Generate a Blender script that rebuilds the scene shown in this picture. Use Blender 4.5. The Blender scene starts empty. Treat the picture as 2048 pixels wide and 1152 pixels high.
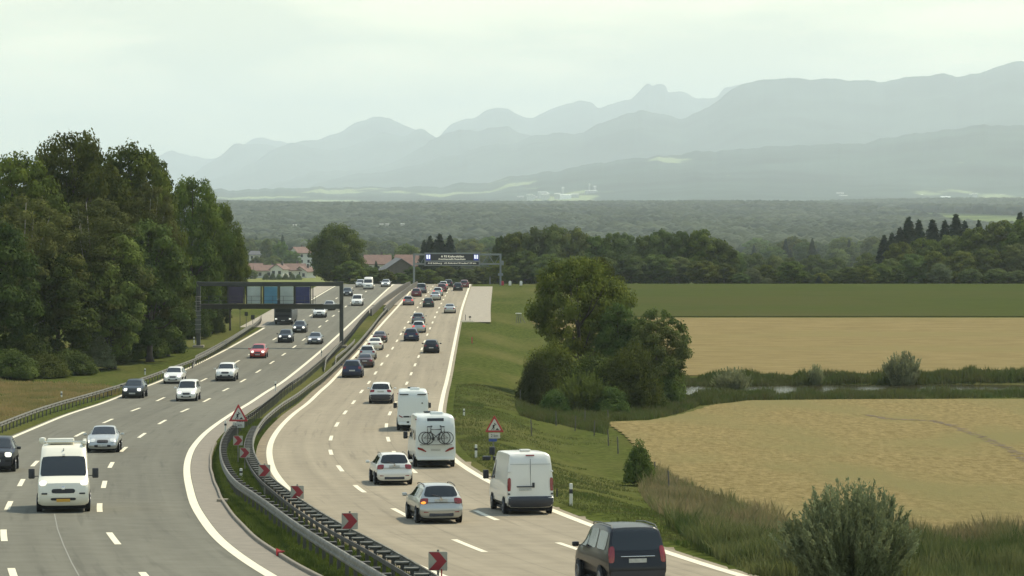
import bpy, math, random
import numpy as np
from mathutils import Vector, Matrix, noise as mnoise
R = math.radians
sc = bpy.context.scene
C = sc.collection
F, Y0, CX = 5850.0, 388.0, 1024.0      # photo focal length in its own 2048 px frame, eye level row, centre column

# ------------------------------------------------------------------ camera, sky, sun, exposure
cd = bpy.data.cameras.new('camera'); cam = bpy.data.objects.new('camera', cd); C.objects.link(cam)
sc.camera = cam
cam.location = (0, 0, 0); cam.rotation_euler = (R(90), 0, 0)
cd.sensor_fit = 'HORIZONTAL'; cd.sensor_width = 36.0; cd.lens = 36.0 * F / 2048.0
cd.shift_y = -(576.0 - Y0) / 2048.0
cd.clip_start = 1.0; cd.clip_end = 120000.0
SUN_EL, SUN_AZ = R(56), R(48)          # azimuth clockwise from the view direction
wd = bpy.data.worlds.new('World'); sc.world = wd; wd.use_nodes = True
nt = wd.node_tree; nt.nodes.clear()
out = nt.nodes.new('ShaderNodeOutputWorld'); bg = nt.nodes.new('ShaderNodeBackground')
sky = nt.nodes.new('ShaderNodeTexSky'); sky.sky_type = 'NISHITA'; sky.sun_disc = False
sky.sun_elevation = SUN_EL; sky.sun_rotation = SUN_AZ; sky.air_density = 1.2; sky.dust_density = 4.0
tc = nt.nodes.new('ShaderNodeTexCoord'); mp = nt.nodes.new('ShaderNodeMapping')
mp.inputs['Scale'].default_value = (5.0, 5.0, 26.0)
nz = nt.nodes.new('ShaderNodeTexNoise'); nz.inputs['Scale'].default_value = 1.6; nz.inputs['Detail'].default_value = 7.0
nz.inputs['Roughness'].default_value = 0.55
rmp = nt.nodes.new('ShaderNodeValToRGB')
rmp.color_ramp.elements[0].position = 0.43; rmp.color_ramp.elements[0].color = (10.2, 10.6, 7.8, 1)
rmp.color_ramp.elements[1].position = 0.60; rmp.color_ramp.elements[1].color = (14.6, 14.3, 9.8, 1)
mx = nt.nodes.new('ShaderNodeMixRGB'); sep = nt.nodes.new('ShaderNodeSeparateXYZ'); mrg = nt.nodes.new('ShaderNodeMapRange')
mrg.inputs[1].default_value = .10; mrg.inputs[2].default_value = .45; mrg.inputs[3].default_value = .92; mrg.inputs[4].default_value = .75
nt.links.new(tc.outputs['Generated'], sep.inputs[0]); nt.links.new(sep.outputs[2], mrg.inputs[0]); nt.links.new(mrg.outputs[0], mx.inputs[0])
nt.links.new(tc.outputs['Generated'], mp.inputs[0]); nt.links.new(mp.outputs[0], nz.inputs['Vector'])
nt.links.new(nz.outputs[0], rmp.inputs[0]); nt.links.new(sky.outputs[0], mx.inputs[1])
hi = nt.nodes.new('ShaderNodeMixRGB'); hi.inputs[2].default_value = (5.3, 7.5, 10.0, 1); mr2 = nt.nodes.new('ShaderNodeMapRange'); mr2.inputs[1].default_value = .07; mr2.inputs[2].default_value = .4
nt.links.new(sep.outputs[2], mr2.inputs[0]); nt.links.new(mr2.outputs[0], hi.inputs[0]); nt.links.new(rmp.outputs[0], hi.inputs[1]); nt.links.new(hi.outputs[0], mx.inputs[2])
nt.links.new(mx.outputs[0], bg.inputs[0]); bg.inputs[1].default_value = 0.1
nt.links.new(bg.outputs[0], out.inputs[0])
sl = bpy.data.lights.new('sun', 'SUN'); so = bpy.data.objects.new('sun', sl); C.objects.link(so)
sl.energy = 5.0; sl.angle = R(0.6); sl.color = (1.0, 0.90, 0.69)
sd = Vector((math.sin(SUN_AZ) * math.cos(SUN_EL), math.cos(SUN_AZ) * math.cos(SUN_EL), math.sin(SUN_EL)))
so.rotation_euler = sd.to_track_quat('Z', 'Y').to_euler()
sc.view_settings.view_transform = 'Standard'; sc.view_settings.look = 'None'
sc.view_settings.exposure = 0.0; sc.view_settings.gamma = 1.0
sc.render.engine = 'CYCLES'
sc.cycles.use_denoising = True
sc.cycles.max_bounces = 6; sc.cycles.volume_bounces = 2
sc.cycles.transparent_max_bounces = 8

# ------------------------------------------------------------------ terrain height and the photo's geometry
HT = np.array([(-400, 6.6), (0, 6.6), (60, 9.6), (80, 10.6), (96, 11.44), (113, 12.28), (130.4, 13.13), (148, 13.89), (166, 14.66),
  (184, 15.36), (202, 15.92), (220, 16.43), (238, 16.95), (256, 17.28), (274, 17.66), (292, 17.87), (320, 18.1), (350, 18.25),
  (400, 18.3), (470, 18.3), (560, 18.25), (588, 18.3), (620, 19.2), (660, 21), (720, 24), (800, 28), (1000, 33), (1350, 37.4),
  (1500, 39), (2000, 45), (2500, 48), (3500, 47), (5000, 38), (7000, 32), (8000, 36), (9500, 38), (14000, 60), (60000, 80)], float)
def pchip(xk, yk):
    xk = np.asarray(xk, float); yk = np.asarray(yk, float)
    h = np.diff(xk); d = np.diff(yk) / h
    m = np.zeros(len(xk)); m[0], m[-1] = d[0], d[-1]
    for i in range(1, len(xk) - 1):
        if d[i-1] * d[i] > 0:
            w1, w2 = 2*h[i] + h[i-1], h[i] + 2*h[i-1]
            m[i] = (w1 + w2) / (w1 / d[i-1] + w2 / d[i])
    def f(x):
        x = np.asarray(x, float); i = np.clip(np.searchsorted(xk, x) - 1, 0, len(h) - 1)
        t = (x - xk[i]) / h[i]
        r = ((2*t**3 - 3*t**2 + 1) * yk[i] + (t**3 - 2*t**2 + t) * h[i] * m[i]
             + (-2*t**3 + 3*t**2) * yk[i+1] + (t**3 - t**2) * h[i] * m[i+1])
        r = np.where(x < xk[0], yk[0] + m[0] * (x - xk[0]), r)
        return np.where(x > xk[-1], yk[-1] + m[-1] * (x - xk[-1]), r)
    return f
Hf = pchip(HT[:, 0], HT[:, 1])
def ss(a, b, x):
    t = np.clip((np.asarray(x, float) - a) / (b - a), 0, 1); return t*t*(3 - 2*t)
# line positions X as a function of distance Y, measured from the photograph
def line(pts):
    p = np.array(pts, float); f0 = pchip(p[:, 0], p[:, 1])
    ys = np.arange(p[0, 0] - 60, p[-1, 0] + 60, 1.0); v = f0(ys)
    k = np.hanning(23); k /= k.sum(); pad = np.concatenate([v[0] + (v[1]-v[0]) * np.arange(-11, 0), v, v[-1] + (v[-1]-v[-2]) * np.arange(1, 12)])
    s = np.convolve(pad, k, 'valid')
    return lambda y: np.interp(y, ys, s)
LR = line([(20, 14), (50, 1.6), (82, -6.8), (91, -8.6), (100, -10.2), (106, -11.1), (117, -12.7), (129, -14.2), (143, -15.9), (158, -17.5),
           (175, -19.0), (193, -20.1), (215, -20.8), (242, -21.3), (266, -21.5), (341, -22.2), (389, -22.6), (484, -23.3), (553, -23.8), (760, -25)])
RR = line([(20, 25.5), (50, 14), (82, 6.4), (89, 5.2), (95, 4.3), (105, 2.8), (116, 1.3), (131, -0.5), (148, -2.3), (163, -3.5), (184, -4.5), (207, -5.1), (230, -5.6),
           (298, -6.4), (344, -6.9), (418, -7.6), (467, -8.0), (568, -8.4), (760, -9.5)])
def offs(f, d):                     # a line parallel to f, d metres to its right (positive = +X)
    def g(y):
        y = np.asarray(y, float); s = (f(y + 1) - f(y - 1)) / 2
        return f(y) + d * np.sqrt(1 + s*s)
    return g
RL = line([(20, 14+4.6), (50, 5.5), (82, -2.0), (97, -5.1), (108, -7.0), (121, -8.8), (135, -10.6), (144, -11.7), (155, -12.8), (170, -14.1), (184, -15.05),
           (198, -15.7), (215, -16.2), (239, -16.55), (261, -16.85), (304, -17.4), (338, -17.7), (391, -18.2), (501, -18.7), (568, -19.2), (760, -20)])
LL = line([(20, 1), (50, -10.2), (94, -20.0), (112, -23.2), (131, -25.8), (149, -28.3), (168, -30.3), (185, -31.6), (200, -32.3), (216, -32.9), (250, -33.2), (280, -33.3), (325, -33.4),
           (405, -33.9), (467, -34.5), (515, -34.7), (563, -35.0), (760, -36)])
L1 = line([(20, 4.8), (50, -6.6), (93, -16.1), (112, -19.4), (131, -22.1), (149, -24.5), (168, -26.5), (188, -27.9), (207, -28.6), (225, -28.95), (243, -29.2), (278, -29.4), (433, -30.3), (560, -31), (760, -32)])
L2 = line([(20, 8.6), (50, -3), (94, -12.6), (112, -15.8), (131, -18.3), (149, -20.5), (168, -22.4), (187, -23.7), (206, -24.6), (223, -25.0), (242, -25.2), (260, -25.4), (309, -25.7),
           (362, -26.1), (435, -26.8), (560, -27.4), (760, -28.4)])
R1 = line([(20, 22), (50, 9.3), (96, -1.7), (114, -4.5), (130, -6.8), (148, -8.7), (166, -10.3), (184, -11.4), (202, -12.1), (238, -12.9), (274, -13.4), (308, -13.8), (344, -14.1),
           (381, -14.5), (415, -14.8), (485, -15.3), (560, -15.6), (760, -16.6)])
R2 = line([(20, 24.5), (50, 11.5), (97, 1.3), (112, -1.2), (130, -3.4), (150, -5.3), (166, -6.7), (182, -7.7), (200, -8.6), (217, -9.1), (272, -9.8), (289, -10.0), (324, -10.4), (343, -10.6),
           (379, -11.0), (415, -11.3), (467, -11.7), (560, -12.1), (760, -13)])
def G(X, Y):
    X = np.asarray(X, float); Y = np.asarray(Y, float)
    z = -Hf(Y)
    fade = 1 - ss(380, 520, Y)
    z = z - 1.5 * ss(2.0, 10.0, X - RR(np.clip(Y, 20, 700))) * fade * (Y > 0)
    # the level meadow round the pond, with its channel
    m = ss(7, 15, X) * ss(232, 262, Y) * (1 - ss(304, 330, Y))
    z = z * (1 - m) + (-19.1) * m
    z = z - 0.55 * ss(12, 17, X + 2*np.sin(Y*.3)) * ss(279 + .7*np.sin(X*.21), 282 + .7*np.sin(X*.21), Y) * (1 - ss(298, 301 + .5*np.sin(X*.33), Y))
    # the wooded bank on the left climbs a little
    z = z + 1.2 * ss(44, 60, -X) * ss(200, 240, Y) * (1 - ss(420, 520, Y))
    # rolling far country
    far = ss(1500, 3000, Y)
    z = z + far * (6 * np.sin(X * .0021 + 1.3) * np.cos(Y * .0013) + 3 * np.sin(X * .006 + Y * .002))
    return z
YS = np.concatenate([np.arange(62, 610, .5)])
def p2g(px, py, h=0.0, off=0.0):
    """pixel of the photograph -> ground point (h metres above the ground)"""
    X = (px - CX) / F * YS
    y = Y0 - F * (G(X, YS) + h) / YS
    i = np.where(y <= py)[0]
    if len(i) == 0: k = len(YS) - 1; d = YS[k]
    elif i[0] == 0: d = YS[0]
    else:
        k = i[0]; t = (y[k-1] - py) / (y[k-1] - y[k] + 1e-9); d = YS[k-1] + t * (YS[k] - YS[k-1])
    return float((px - CX) / F * d), float(d)
def at(px, d): return (px - CX) / F * d
def zpx(py, d): return (Y0 - py) / F * d

# ------------------------------------------------------------------ helpers
rng = np.random.default_rng(7); random.seed(7)
def mat(name, col, rough=.7, metal=0., var=.0, scale=1., spec=.5, coat=0., emit=None, bump=0., col2=None, detail=4, coord='Object', stretch=None, transl=0., ior=None):
    m = bpy.data.materials.new(name); m.use_nodes = True; n = m.node_tree; b = n.nodes['Principled BSDF']
    b.inputs['Base Color'].default_value = (*col, 1); b.inputs['Roughness'].default_value = rough; b.inputs['Metallic'].default_value = metal
    b.inputs['Specular IOR Level'].default_value = spec; b.inputs['Coat Weight'].default_value = coat
    if coat: b.inputs['Coat Roughness'].default_value = .06
    if emit: b.inputs['Emission Color'].default_value = (*emit[:3], 1); b.inputs['Emission Strength'].default_value = emit[3]
    if var or col2 or bump:
        t = n.nodes.new('ShaderNodeTexCoord'); src = t.outputs[coord]
        if stretch:
            q = n.nodes.new('ShaderNodeMapping'); q.inputs['Scale'].default_value = stretch; n.links.new(src, q.inputs[0]); src = q.outputs[0]
        z = n.nodes.new('ShaderNodeTexNoise'); z.inputs['Scale'].default_value = scale; z.inputs['Detail'].default_value = detail
        n.links.new(src, z.inputs['Vector'])
        if var or col2:
            r = n.nodes.new('ShaderNodeValToRGB'); r.color_ramp.elements[0].position = .3; r.color_ramp.elements[1].position = .7
            a = col if not col2 else col; c2 = col2 or tuple(min(1, v * (1 + var)) for v in col)
            if not col2: a = tuple(v * (1 - var) for v in col)
            r.color_ramp.elements[0].color = (*a, 1); r.color_ramp.elements[1].color = (*c2, 1)
            n.links.new(z.outputs[0], r.inputs[0]); n.links.new(r.outputs[0], b.inputs['Base Color'])
        if bump:
            u = n.nodes.new('ShaderNodeBump'); u.inputs['Strength'].default_value = bump; u.inputs['Distance'].default_value = .05
            n.links.new(z.outputs[0], u.inputs['Height']); n.links.new(u.outputs[0], b.inputs['Normal'])
    if transl:
        o = n.nodes['Material Output']; tr = n.nodes.new('ShaderNodeBsdfTranslucent'); ms = n.nodes.new('ShaderNodeMixShader')
        ms.inputs[0].default_value = transl
        if b.inputs['Base Color'].is_linked: n.links.new(b.inputs['Base Color'].links[0].from_socket, tr.inputs[0])
        else: tr.inputs[0].default_value = (*col, 1)
        n.links.new(b.outputs[0], ms.inputs[1]); n.links.new(tr.outputs[0], ms.inputs[2]); n.links.new(ms.outputs[0], o.inputs[0])
    return m
def mesh_np(name, V, Fq, smooth=False):
    """V (n,3), Fq (m,k) equal-sided faces"""
    V = np.asarray(V, np.float32); Fq = np.asarray(Fq, np.int32); k = Fq.shape[1]
    me = bpy.data.meshes.new(name); me.vertices.add(len(V)); me.vertices.foreach_set('co', V.ravel())
    me.loops.add(Fq.size); me.loops.foreach_set('vertex_index', Fq.ravel())
    me.polygons.add(len(Fq)); me.polygons.foreach_set('loop_start', np.arange(0, Fq.size, k, dtype=np.int32))
    me.polygons.foreach_set('loop_total', np.full(len(Fq), k, np.int32))
    me.polygons.foreach_set('use_smooth', np.full(len(Fq), smooth, bool))
    me.update(calc_edges=True); me.validate(); return me
class MB:
    def __init__(s): s.v = []; s.f = []
    def add(s, V, Fc):
        o = len(s.v); s.v += [tuple(map(float, p)) for p in V]; s.f += [tuple(i + o for i in f) for f in Fc]; return s
    def box(s, c, d, rot=None, bev=0.0, taper=1.0):
        """centre, full sizes; bevelled in plan and in height when bev > 0"""
        x, y, z = [q / 2 for q in d]
        if bev <= 0:
            V = [(-x,-y,-z),(x,-y,-z),(x,y,-z),(-x,y,-z),(-x*taper,-y*taper,z),(x*taper,-y*taper,z),(x*taper,y*taper,z),(-x*taper,y*taper,z)]
            Fc = [(3,2,1,0),(4,5,6,7),(0,1,5,4),(1,2,6,5),(2,3,7,6),(3,0,4,7)]
        else:
            b = min(bev, x*.9, y*.9, z*.9); V = []; Fc = []
            def ring(zz, ins):
                X, Yy = x - ins, y - ins; bb = max(b - ins, b*.25)
                return [(-X+bb,-Yy,zz),(X-bb,-Yy,zz),(X,-Yy+bb,zz),(X,Yy-bb,zz),(X-bb,Yy,zz),(-X+bb,Yy,zz),(-X,Yy-bb,zz),(-X,-Yy+bb,zz)]
            for zz, ins in ((-z, b), (-z+b, 0), (z-b, 0), (z-b*.3, b*.3), (z, b)): V += ring(zz, ins)
            for k in range(4):
                for i in range(8): j = (i+1) % 8; Fc.append((k*8+i, k*8+j, k*8+8+j, k*8+8+i))
            Fc.append(tuple(range(7, -1, -1))); Fc.append(tuple(range(32, 40)))
        if rot is not None: V = [tuple(rot @ Vector(p)) for p in V]
        return s.add([(p[0]+c[0], p[1]+c[1], p[2]+c[2]) for p in V], Fc)
    def tube(s, pts, r, n=8, cap=True):
        pts = [Vector(p) for p in pts]; rs = r if isinstance(r, (list, tuple)) else [r] * len(pts)
        V = []; Fc = []; up = Vector((0, 0, 1))
        for i, p in enumerate(pts):
            t = (pts[min(i+1, len(pts)-1)] - pts[max(i-1, 0)]).normalized()
            a = t.cross(up if abs(t.z) < .95 else Vector((1, 0, 0))).normalized(); b = t.cross(a)
            for k in range(n):
                an = 2*math.pi*k/n; V.append(p + (a*math.cos(an) + b*math.sin(an)) * rs[i])
        for i in range(len(pts)-1):
            for k in range(n): k2 = (k+1) % n; Fc.append((i*n+k, i*n+k2, (i+1)*n+k2, (i+1)*n+k))
        if cap: Fc.append(tuple(range(n-1, -1, -1))); Fc.append(tuple((len(pts)-1)*n + k for k in range(n)))
        return s.add(V, Fc)
    def lathe(s, prof, n=20, axis='y', c=(0,0,0)):
        """profile (radius, along-axis)"""
        V = []; Fc = []
        for r, h in prof:
            for k in range(n):
                a = 2*math.pi*k/n; u, w = r*math.cos(a), r*math.sin(a)
                V.append((u+c[0], h+c[1], w+c[2]) if axis == 'y' else ((u+c[0], w+c[1], h+c[2]) if axis == 'z' else (h+c[0], u+c[1], w+c[2])))
        for i in range(len(prof)-1):
            for k in range(n): k2 = (k+1) % n; Fc.append((i*n+k, i*n+k2, (i+1)*n+k2, (i+1)*n+k))
        Fc.append(tuple(range(n-1, -1, -1))); Fc.append(tuple((len(prof)-1)*n + k for k in range(n)))
        return s.add(V, Fc)
    def torus(s, c, R_, r, n=28, m=8):
        V = []; Fc = []
        for i in range(n):
            a = 2*math.pi*i/n
            for j in range(m):
                b = 2*math.pi*j/m; q = R_ + r*math.cos(b); V.append((c[0]+r*math.sin(b), c[1]+q*math.cos(a), c[2]+q*math.sin(a)))
        for i in range(n):
            for j in range(m): Fc.append((i*m+j, ((i+1)%n)*m+j, ((i+1)%n)*m+(j+1)%m, i*m+(j+1)%m))
        return s.add(V, Fc)
    def build(s, name, m=None, parent=None, smooth=False, angle=40, loc=None):
        me = bpy.data.meshes.new(name); me.from_pydata(s.v, [], s.f); me.validate(); me.update()
        if smooth:
            me.polygons.foreach_set('use_smooth', [True]*len(me.polygons)); me.set_sharp_from_angle(angle=R(angle))
        return link(name, me, m, parent, loc)
def link(name, me, m=None, parent=None, loc=None):
    if m is not None and not me.materials: me.materials.append(m)
    o = bpy.data.objects.new(name, me); C.objects.link(o)
    if parent: o.parent = parent
    if loc is not None: o.location = loc
    return o
def tag(o, label=None, cat=None, group=None, kind=None):
    if label: o['label'] = label
    if cat: o['category'] = cat
    if group: o['group'] = group
    if kind: o['kind'] = kind
    return o
def empty(name, loc=(0,0,0), rot=(0,0,0)):
    o = bpy.data.objects.new(name, None); C.objects.link(o); o.location = loc; o.rotation_euler = rot; o.empty_display_size = .2; return o
PROTO_CH = {}
def register(root):
    def rec(o):
        ch = [q for q in bpy.data.objects if q.parent == o]; PROTO_CH[o.name] = ch
        for q in ch: rec(q)
    rec(root)

# ------------------------------------------------------------------ materials
M = {}
M['asphalt'] = mat('asphalt', (.148, .146, .112), .86, var=.13, scale=.35, stretch=(1, .12, 1), spec=.3, detail=8)
M['concrete_road'] = mat('concrete road', (.265, .232, .168), .85, var=.10, scale=.3, stretch=(1, .08, 1), spec=.3, detail=8)
M['concrete'] = mat('weathered concrete', (.27, .235, .175), .9, var=.14, scale=1.2)
M['gutter'] = mat('gutter concrete', (.19, .165, .125), .9, var=.12, scale=2)
M['paint'] = mat('road paint', (.66, .60, .44), .7, var=.09, scale=3)
M['dirt'] = mat('dry dirt', (.19, .15, .09), .95, var=.3, scale=1.5)
M['galv'] = mat('galvanised steel', (.17, .165, .14), .7, metal=.0, var=.25, scale=3, spec=.2)
M['galv_dark'] = mat('dull galvanised steel', (.075, .07, .06), .7, metal=.0, var=.2, scale=2)
M['gantry'] = mat('grey painted gantry steel', (.05, .052, .042), .7, metal=.0, var=.15, scale=1)
M['gantry_far'] = mat('light grey gantry steel', (.17, .19, .18), .6, metal=.2)
M['glass'] = mat('vehicle glass', (.014, .017, .017), .05, spec=.55)
M['tyre'] = mat('tyre rubber', (.015, .015, .015), .85)
M['rim'] = mat('alloy rim', (.25, .25, .25), .35, metal=.7)
M['black'] = mat('black plastic', (.018, .018, .02), .6)
M['under'] = mat('underbody', (.008, .008, .009), .9)
M['bumper'] = mat('dark grey bumper plastic', (.035, .037, .045), .65)
M['lampw'] = mat('headlight glass', (.7, .68, .6), .08, spec=.8, metal=.3)
M['lampon'] = mat('lit headlight', (.9, .88, .8), .1, emit=(1, .93, .78, .7))
M['lampr'] = mat('red tail light', (.22, .012, .012), .2, coat=.5)
M['lampbrake'] = mat('lit brake light', (.5, .02, .02), .2, emit=(1, .09, .06, .9))
M['lampor'] = mat('lit orange indicator', (.8, .25, .02), .2, emit=(1, .35, .05, 1.2))
M['plate'] = mat('number plate', (.42, .42, .38), .5, var=.15, scale=9)
M['plate_y'] = mat('yellow number plate', (.55, .30, .03), .5)
M['chrome'] = mat('chrome', (.5, .5, .5), .15, metal=1)
def paintm(n, col, metal=0., coat=None, rough=.35):
    dk = max(col) < .1
    return mat('paint ' + n, col, rough, metal, spec=.25 if dk else .5, coat=(.25 if dk else .6) if coat is None else coat)
P = {'white': paintm('white', (.66, .64, .57)), 'silver': paintm('silver', (.42, .42, .38), .45), 'grey': paintm('grey', (.16, .165, .165), .4),
     'dark': paintm('anthracite', (.035, .04, .042), .3), 'black': paintm('black', (.012, .012, .014)), 'red': paintm('red', (.42, .035, .022)),
     'wine': paintm('wine red', (.13, .022, .026), .2), 'blue': paintm('night blue', (.022, .03, .06), .2), 'pinkgrey': paintm('warm grey', (.24, .19, .175), .3),
     'green': paintm('dark green', (.03, .045, .035), .2), 'bronze': paintm('dark bronze', (.075, .05, .047), .3), 'cream': paintm('cream white', (.72, .68, .55)),
     'camper': paintm('camper white', (.60, .62, .57), coat=.4)}
def leafm(n, a, b, sc_=1.2, tr=.3):
    m = mat('foliage ' + n, a, .75, col2=b, scale=sc_, detail=3, transl=tr, spec=.06); t = m.node_tree; pb = t.nodes['Principled BSDF']
    src = pb.inputs['Base Color'].links[0].from_socket; oi = t.nodes.new('ShaderNodeObjectInfo'); hs = t.nodes.new('ShaderNodeHueSaturation')
    mr = t.nodes.new('ShaderNodeMapRange'); mr.inputs[3].default_value = .78; mr.inputs[4].default_value = 1.5; t.links.new(oi.outputs['Random'], mr.inputs[0]); t.links.new(mr.outputs[0], hs.inputs['Value'])
    m2 = t.nodes.new('ShaderNodeMath'); m2.operation = 'MULTIPLY'; m2.inputs[1].default_value = 7.3; m3 = t.nodes.new('ShaderNodeMath'); m3.operation = 'FRACT'; t.links.new(oi.outputs['Random'], m2.inputs[0]); t.links.new(m2.outputs[0], m3.inputs[0])
    m4 = t.nodes.new('ShaderNodeMapRange'); m4.inputs[3].default_value = .475; m4.inputs[4].default_value = .515; t.links.new(m3.outputs[0], m4.inputs[0]); t.links.new(m4.outputs[0], hs.inputs['Hue'])
    t.links.new(src, hs.inputs['Color']); t.links.new(hs.outputs[0], pb.inputs['Base Color'])
    for q in t.nodes:
        if q.type == 'BSDF_TRANSLUCENT': t.links.new(hs.outputs[0], q.inputs[0])
    return m
LF = {'oak': leafm('oak', (.028, .046, .007), (.102, .130, .019), .55), 'dark': leafm('dark', (.019, .032, .006), (.070, .092, .017), .5),
      'birch': leafm('birch', (.048, .062, .014), (.125, .14, .035), .5), 'light': leafm('light', (.04, .065, .014), (.10, .13, .03), .6),
      'grey': leafm('grey willow', (.13, .145, .065), (.27, .29, .15), 1.2), 'spruce': leafm('spruce', (.010, .021, .012), (.025, .042, .018), .6, .1),
      'hedge': leafm('hedge', (.035, .055, .014), (.13, .16, .045), .25), 'mid': leafm('mid', (.032, .056, .011), (.11, .15, .032), .4),
      'pale': leafm('pale', (.07, .095, .04), (.14, .17, .075), .4)}
M['bark'] = mat('bark', (.055, .045, .032), .9, var=.3, scale=3)
M['bark_pale'] = mat('pale bark', (.22, .21, .17), .9, var=.4, scale=2)

# ------------------------------------------------------------------ ground
def road_mat(name, c0, c1, streak, joints=None):
    m = bpy.data.materials.new(name); m.use_nodes = True; n = m.node_tree; b = n.nodes['Principled BSDF']; b.inputs['Roughness'].default_value = .85; b.inputs['Specular IOR Level'].default_value = .15
    uv = n.nodes.new('ShaderNodeUVMap'); uv.uv_map = 'lane'
    def nz(sx, sy, s, d, lo, hi, a, b_):
        w = n.nodes.new('ShaderNodeMapping'); w.inputs['Scale'].default_value = (sx, sy, 1); n.links.new(uv.outputs[0], w.inputs[0])
        q = n.nodes.new('ShaderNodeTexNoise'); q.inputs['Scale'].default_value = s; q.inputs['Detail'].default_value = d; n.links.new(w.outputs[0], q.inputs['Vector'])
        r = n.nodes.new('ShaderNodeMapRange'); r.inputs[1].default_value = lo; r.inputs[2].default_value = hi; r.inputs[3].default_value = a; r.inputs[4].default_value = b_; n.links.new(q.outputs[0], r.inputs[0]); return r
    A = nz(1, 1, .9, 9, .3, .7, 0, 1); mixc = n.nodes.new('ShaderNodeMixRGB'); mixc.inputs[1].default_value = (*c0, 1); mixc.inputs[2].default_value = (*c1, 1); n.links.new(A.outputs[0], mixc.inputs[0])
    B = nz(1.1, .012, 1.0, 3, .3, .72, 1 + streak, 1 - streak * 1.5); Cc = nz(.12, .03, 1.0, 4, .35, .65, 1.05, .94); D = nz(1.6, .05, 1.5, 5, .58, .70, 1.0, .80)
    mu = None
    for k in (B, Cc, D):
        if mu is None: mu = k
        else: t = n.nodes.new('ShaderNodeMath'); t.operation = 'MULTIPLY'; n.links.new(mu.outputs[0], t.inputs[0]); n.links.new(k.outputs[0], t.inputs[1]); mu = t
    if joints:
        sx = n.nodes.new('ShaderNodeSeparateXYZ'); n.links.new(uv.outputs[0], sx.inputs[0])
        for ax, per, wd_, dk in joints:
            f1 = n.nodes.new('ShaderNodeMath'); f1.operation = 'DIVIDE'; f1.inputs[1].default_value = per; n.links.new(sx.outputs[ax], f1.inputs[0]); f2 = n.nodes.new('ShaderNodeMath'); f2.operation = 'FRACT'; n.links.new(f1.outputs[0], f2.inputs[0])
            f3 = n.nodes.new('ShaderNodeMath'); f3.operation = 'LESS_THAN'; f3.inputs[1].default_value = wd_ / per; n.links.new(f2.outputs[0], f3.inputs[0]); f4 = n.nodes.new('ShaderNodeMapRange'); f4.inputs[3].default_value = 1; f4.inputs[4].default_value = dk; n.links.new(f3.outputs[0], f4.inputs[0])
            t = n.nodes.new('ShaderNodeMath'); t.operation = 'MULTIPLY'; n.links.new(mu.outputs[0], t.inputs[0]); n.links.new(f4.outputs[0], t.inputs[1]); mu = t
    x = n.nodes.new('ShaderNodeMixRGB'); x.blend_type = 'MULTIPLY'; x.inputs[0].default_value = 1; n.links.new(mixc.outputs[0], x.inputs[1]); n.links.new(mu.outputs[0], x.inputs[2]); n.links.new(x.outputs[0], b.inputs['Base Color']); return m
M['asphalt'] = road_mat('asphalt', (.120, .114, .086), (.146, .140, .108), .10)
M['concrete_road'] = road_mat('concrete road', (.228, .194, .136), (.275, .235, .166), .10, [(1, 5.0, .10, .86), (0, 3.75, .05, .82)])
def add_lane_uv(me, ys, colfun, ncol):
    uvl = me.uv_layers.new(name='lane'); x0 = np.array([colfun(y)[0] for y in ys]); ds = np.hypot(np.gradient(x0), np.gradient(ys)); arc = np.cumsum(ds); cs = np.gradient(ys) / ds
    co = np.empty(len(me.vertices) * 3, np.float32); me.vertices.foreach_get('co', co); co = co.reshape(-1, 3)
    u = (co[:, 0].reshape(len(ys), ncol) - x0[:, None]) * cs[:, None]; v = np.repeat(arc[:, None], ncol, 1); li = np.empty(len(me.loops), np.int32); me.loops.foreach_get('vertex_index', li)
    uvl.data.foreach_set('uv', np.stack([u.ravel()[li], v.ravel()[li]], 1).astype(np.float32).ravel())
def grid_mesh(name, rows_y, colfun, ncol, zoff, m, zfun=None, jitter=None):
    """sheet: for every Y a row of ncol points from colfun(Y)=(x0,x1)"""
    V = []
    for y in rows_y:
        a, b = colfun(y); xs = a + (b - a) * np.linspace(0, 1, ncol); z = (zfun or G)(xs, np.full(ncol, y)) + zoff
        V.append(np.stack([xs, np.full(ncol, y), z], 1))
    V = np.concatenate(V); n = len(rows_y)
    i = np.arange(n - 1)[:, None] * ncol + np.arange(ncol - 1)[None, :]
    Fc = np.stack([i, i + 1, i + ncol + 1, i + ncol], -1).reshape(-1, 4)
    return mesh_np(name, V, Fc, True)
def geo(a, b, n): return np.geomspace(a, b, n)
gr_rows = np.concatenate([[-300, -100, 0, 30], np.arange(50, 700, 1.5), geo(700, 9500, 220), geo(9700, 70000, 30)])
def road_sink(X, Y):
    z = G(X, Y); Yc = np.clip(Y, 20, 740)
    on = ((X > LL(Yc) - .9) & (X < RR(Yc) + .25)) & (Y > 20) & (Y < 740)
    return z - .06 * on
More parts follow.
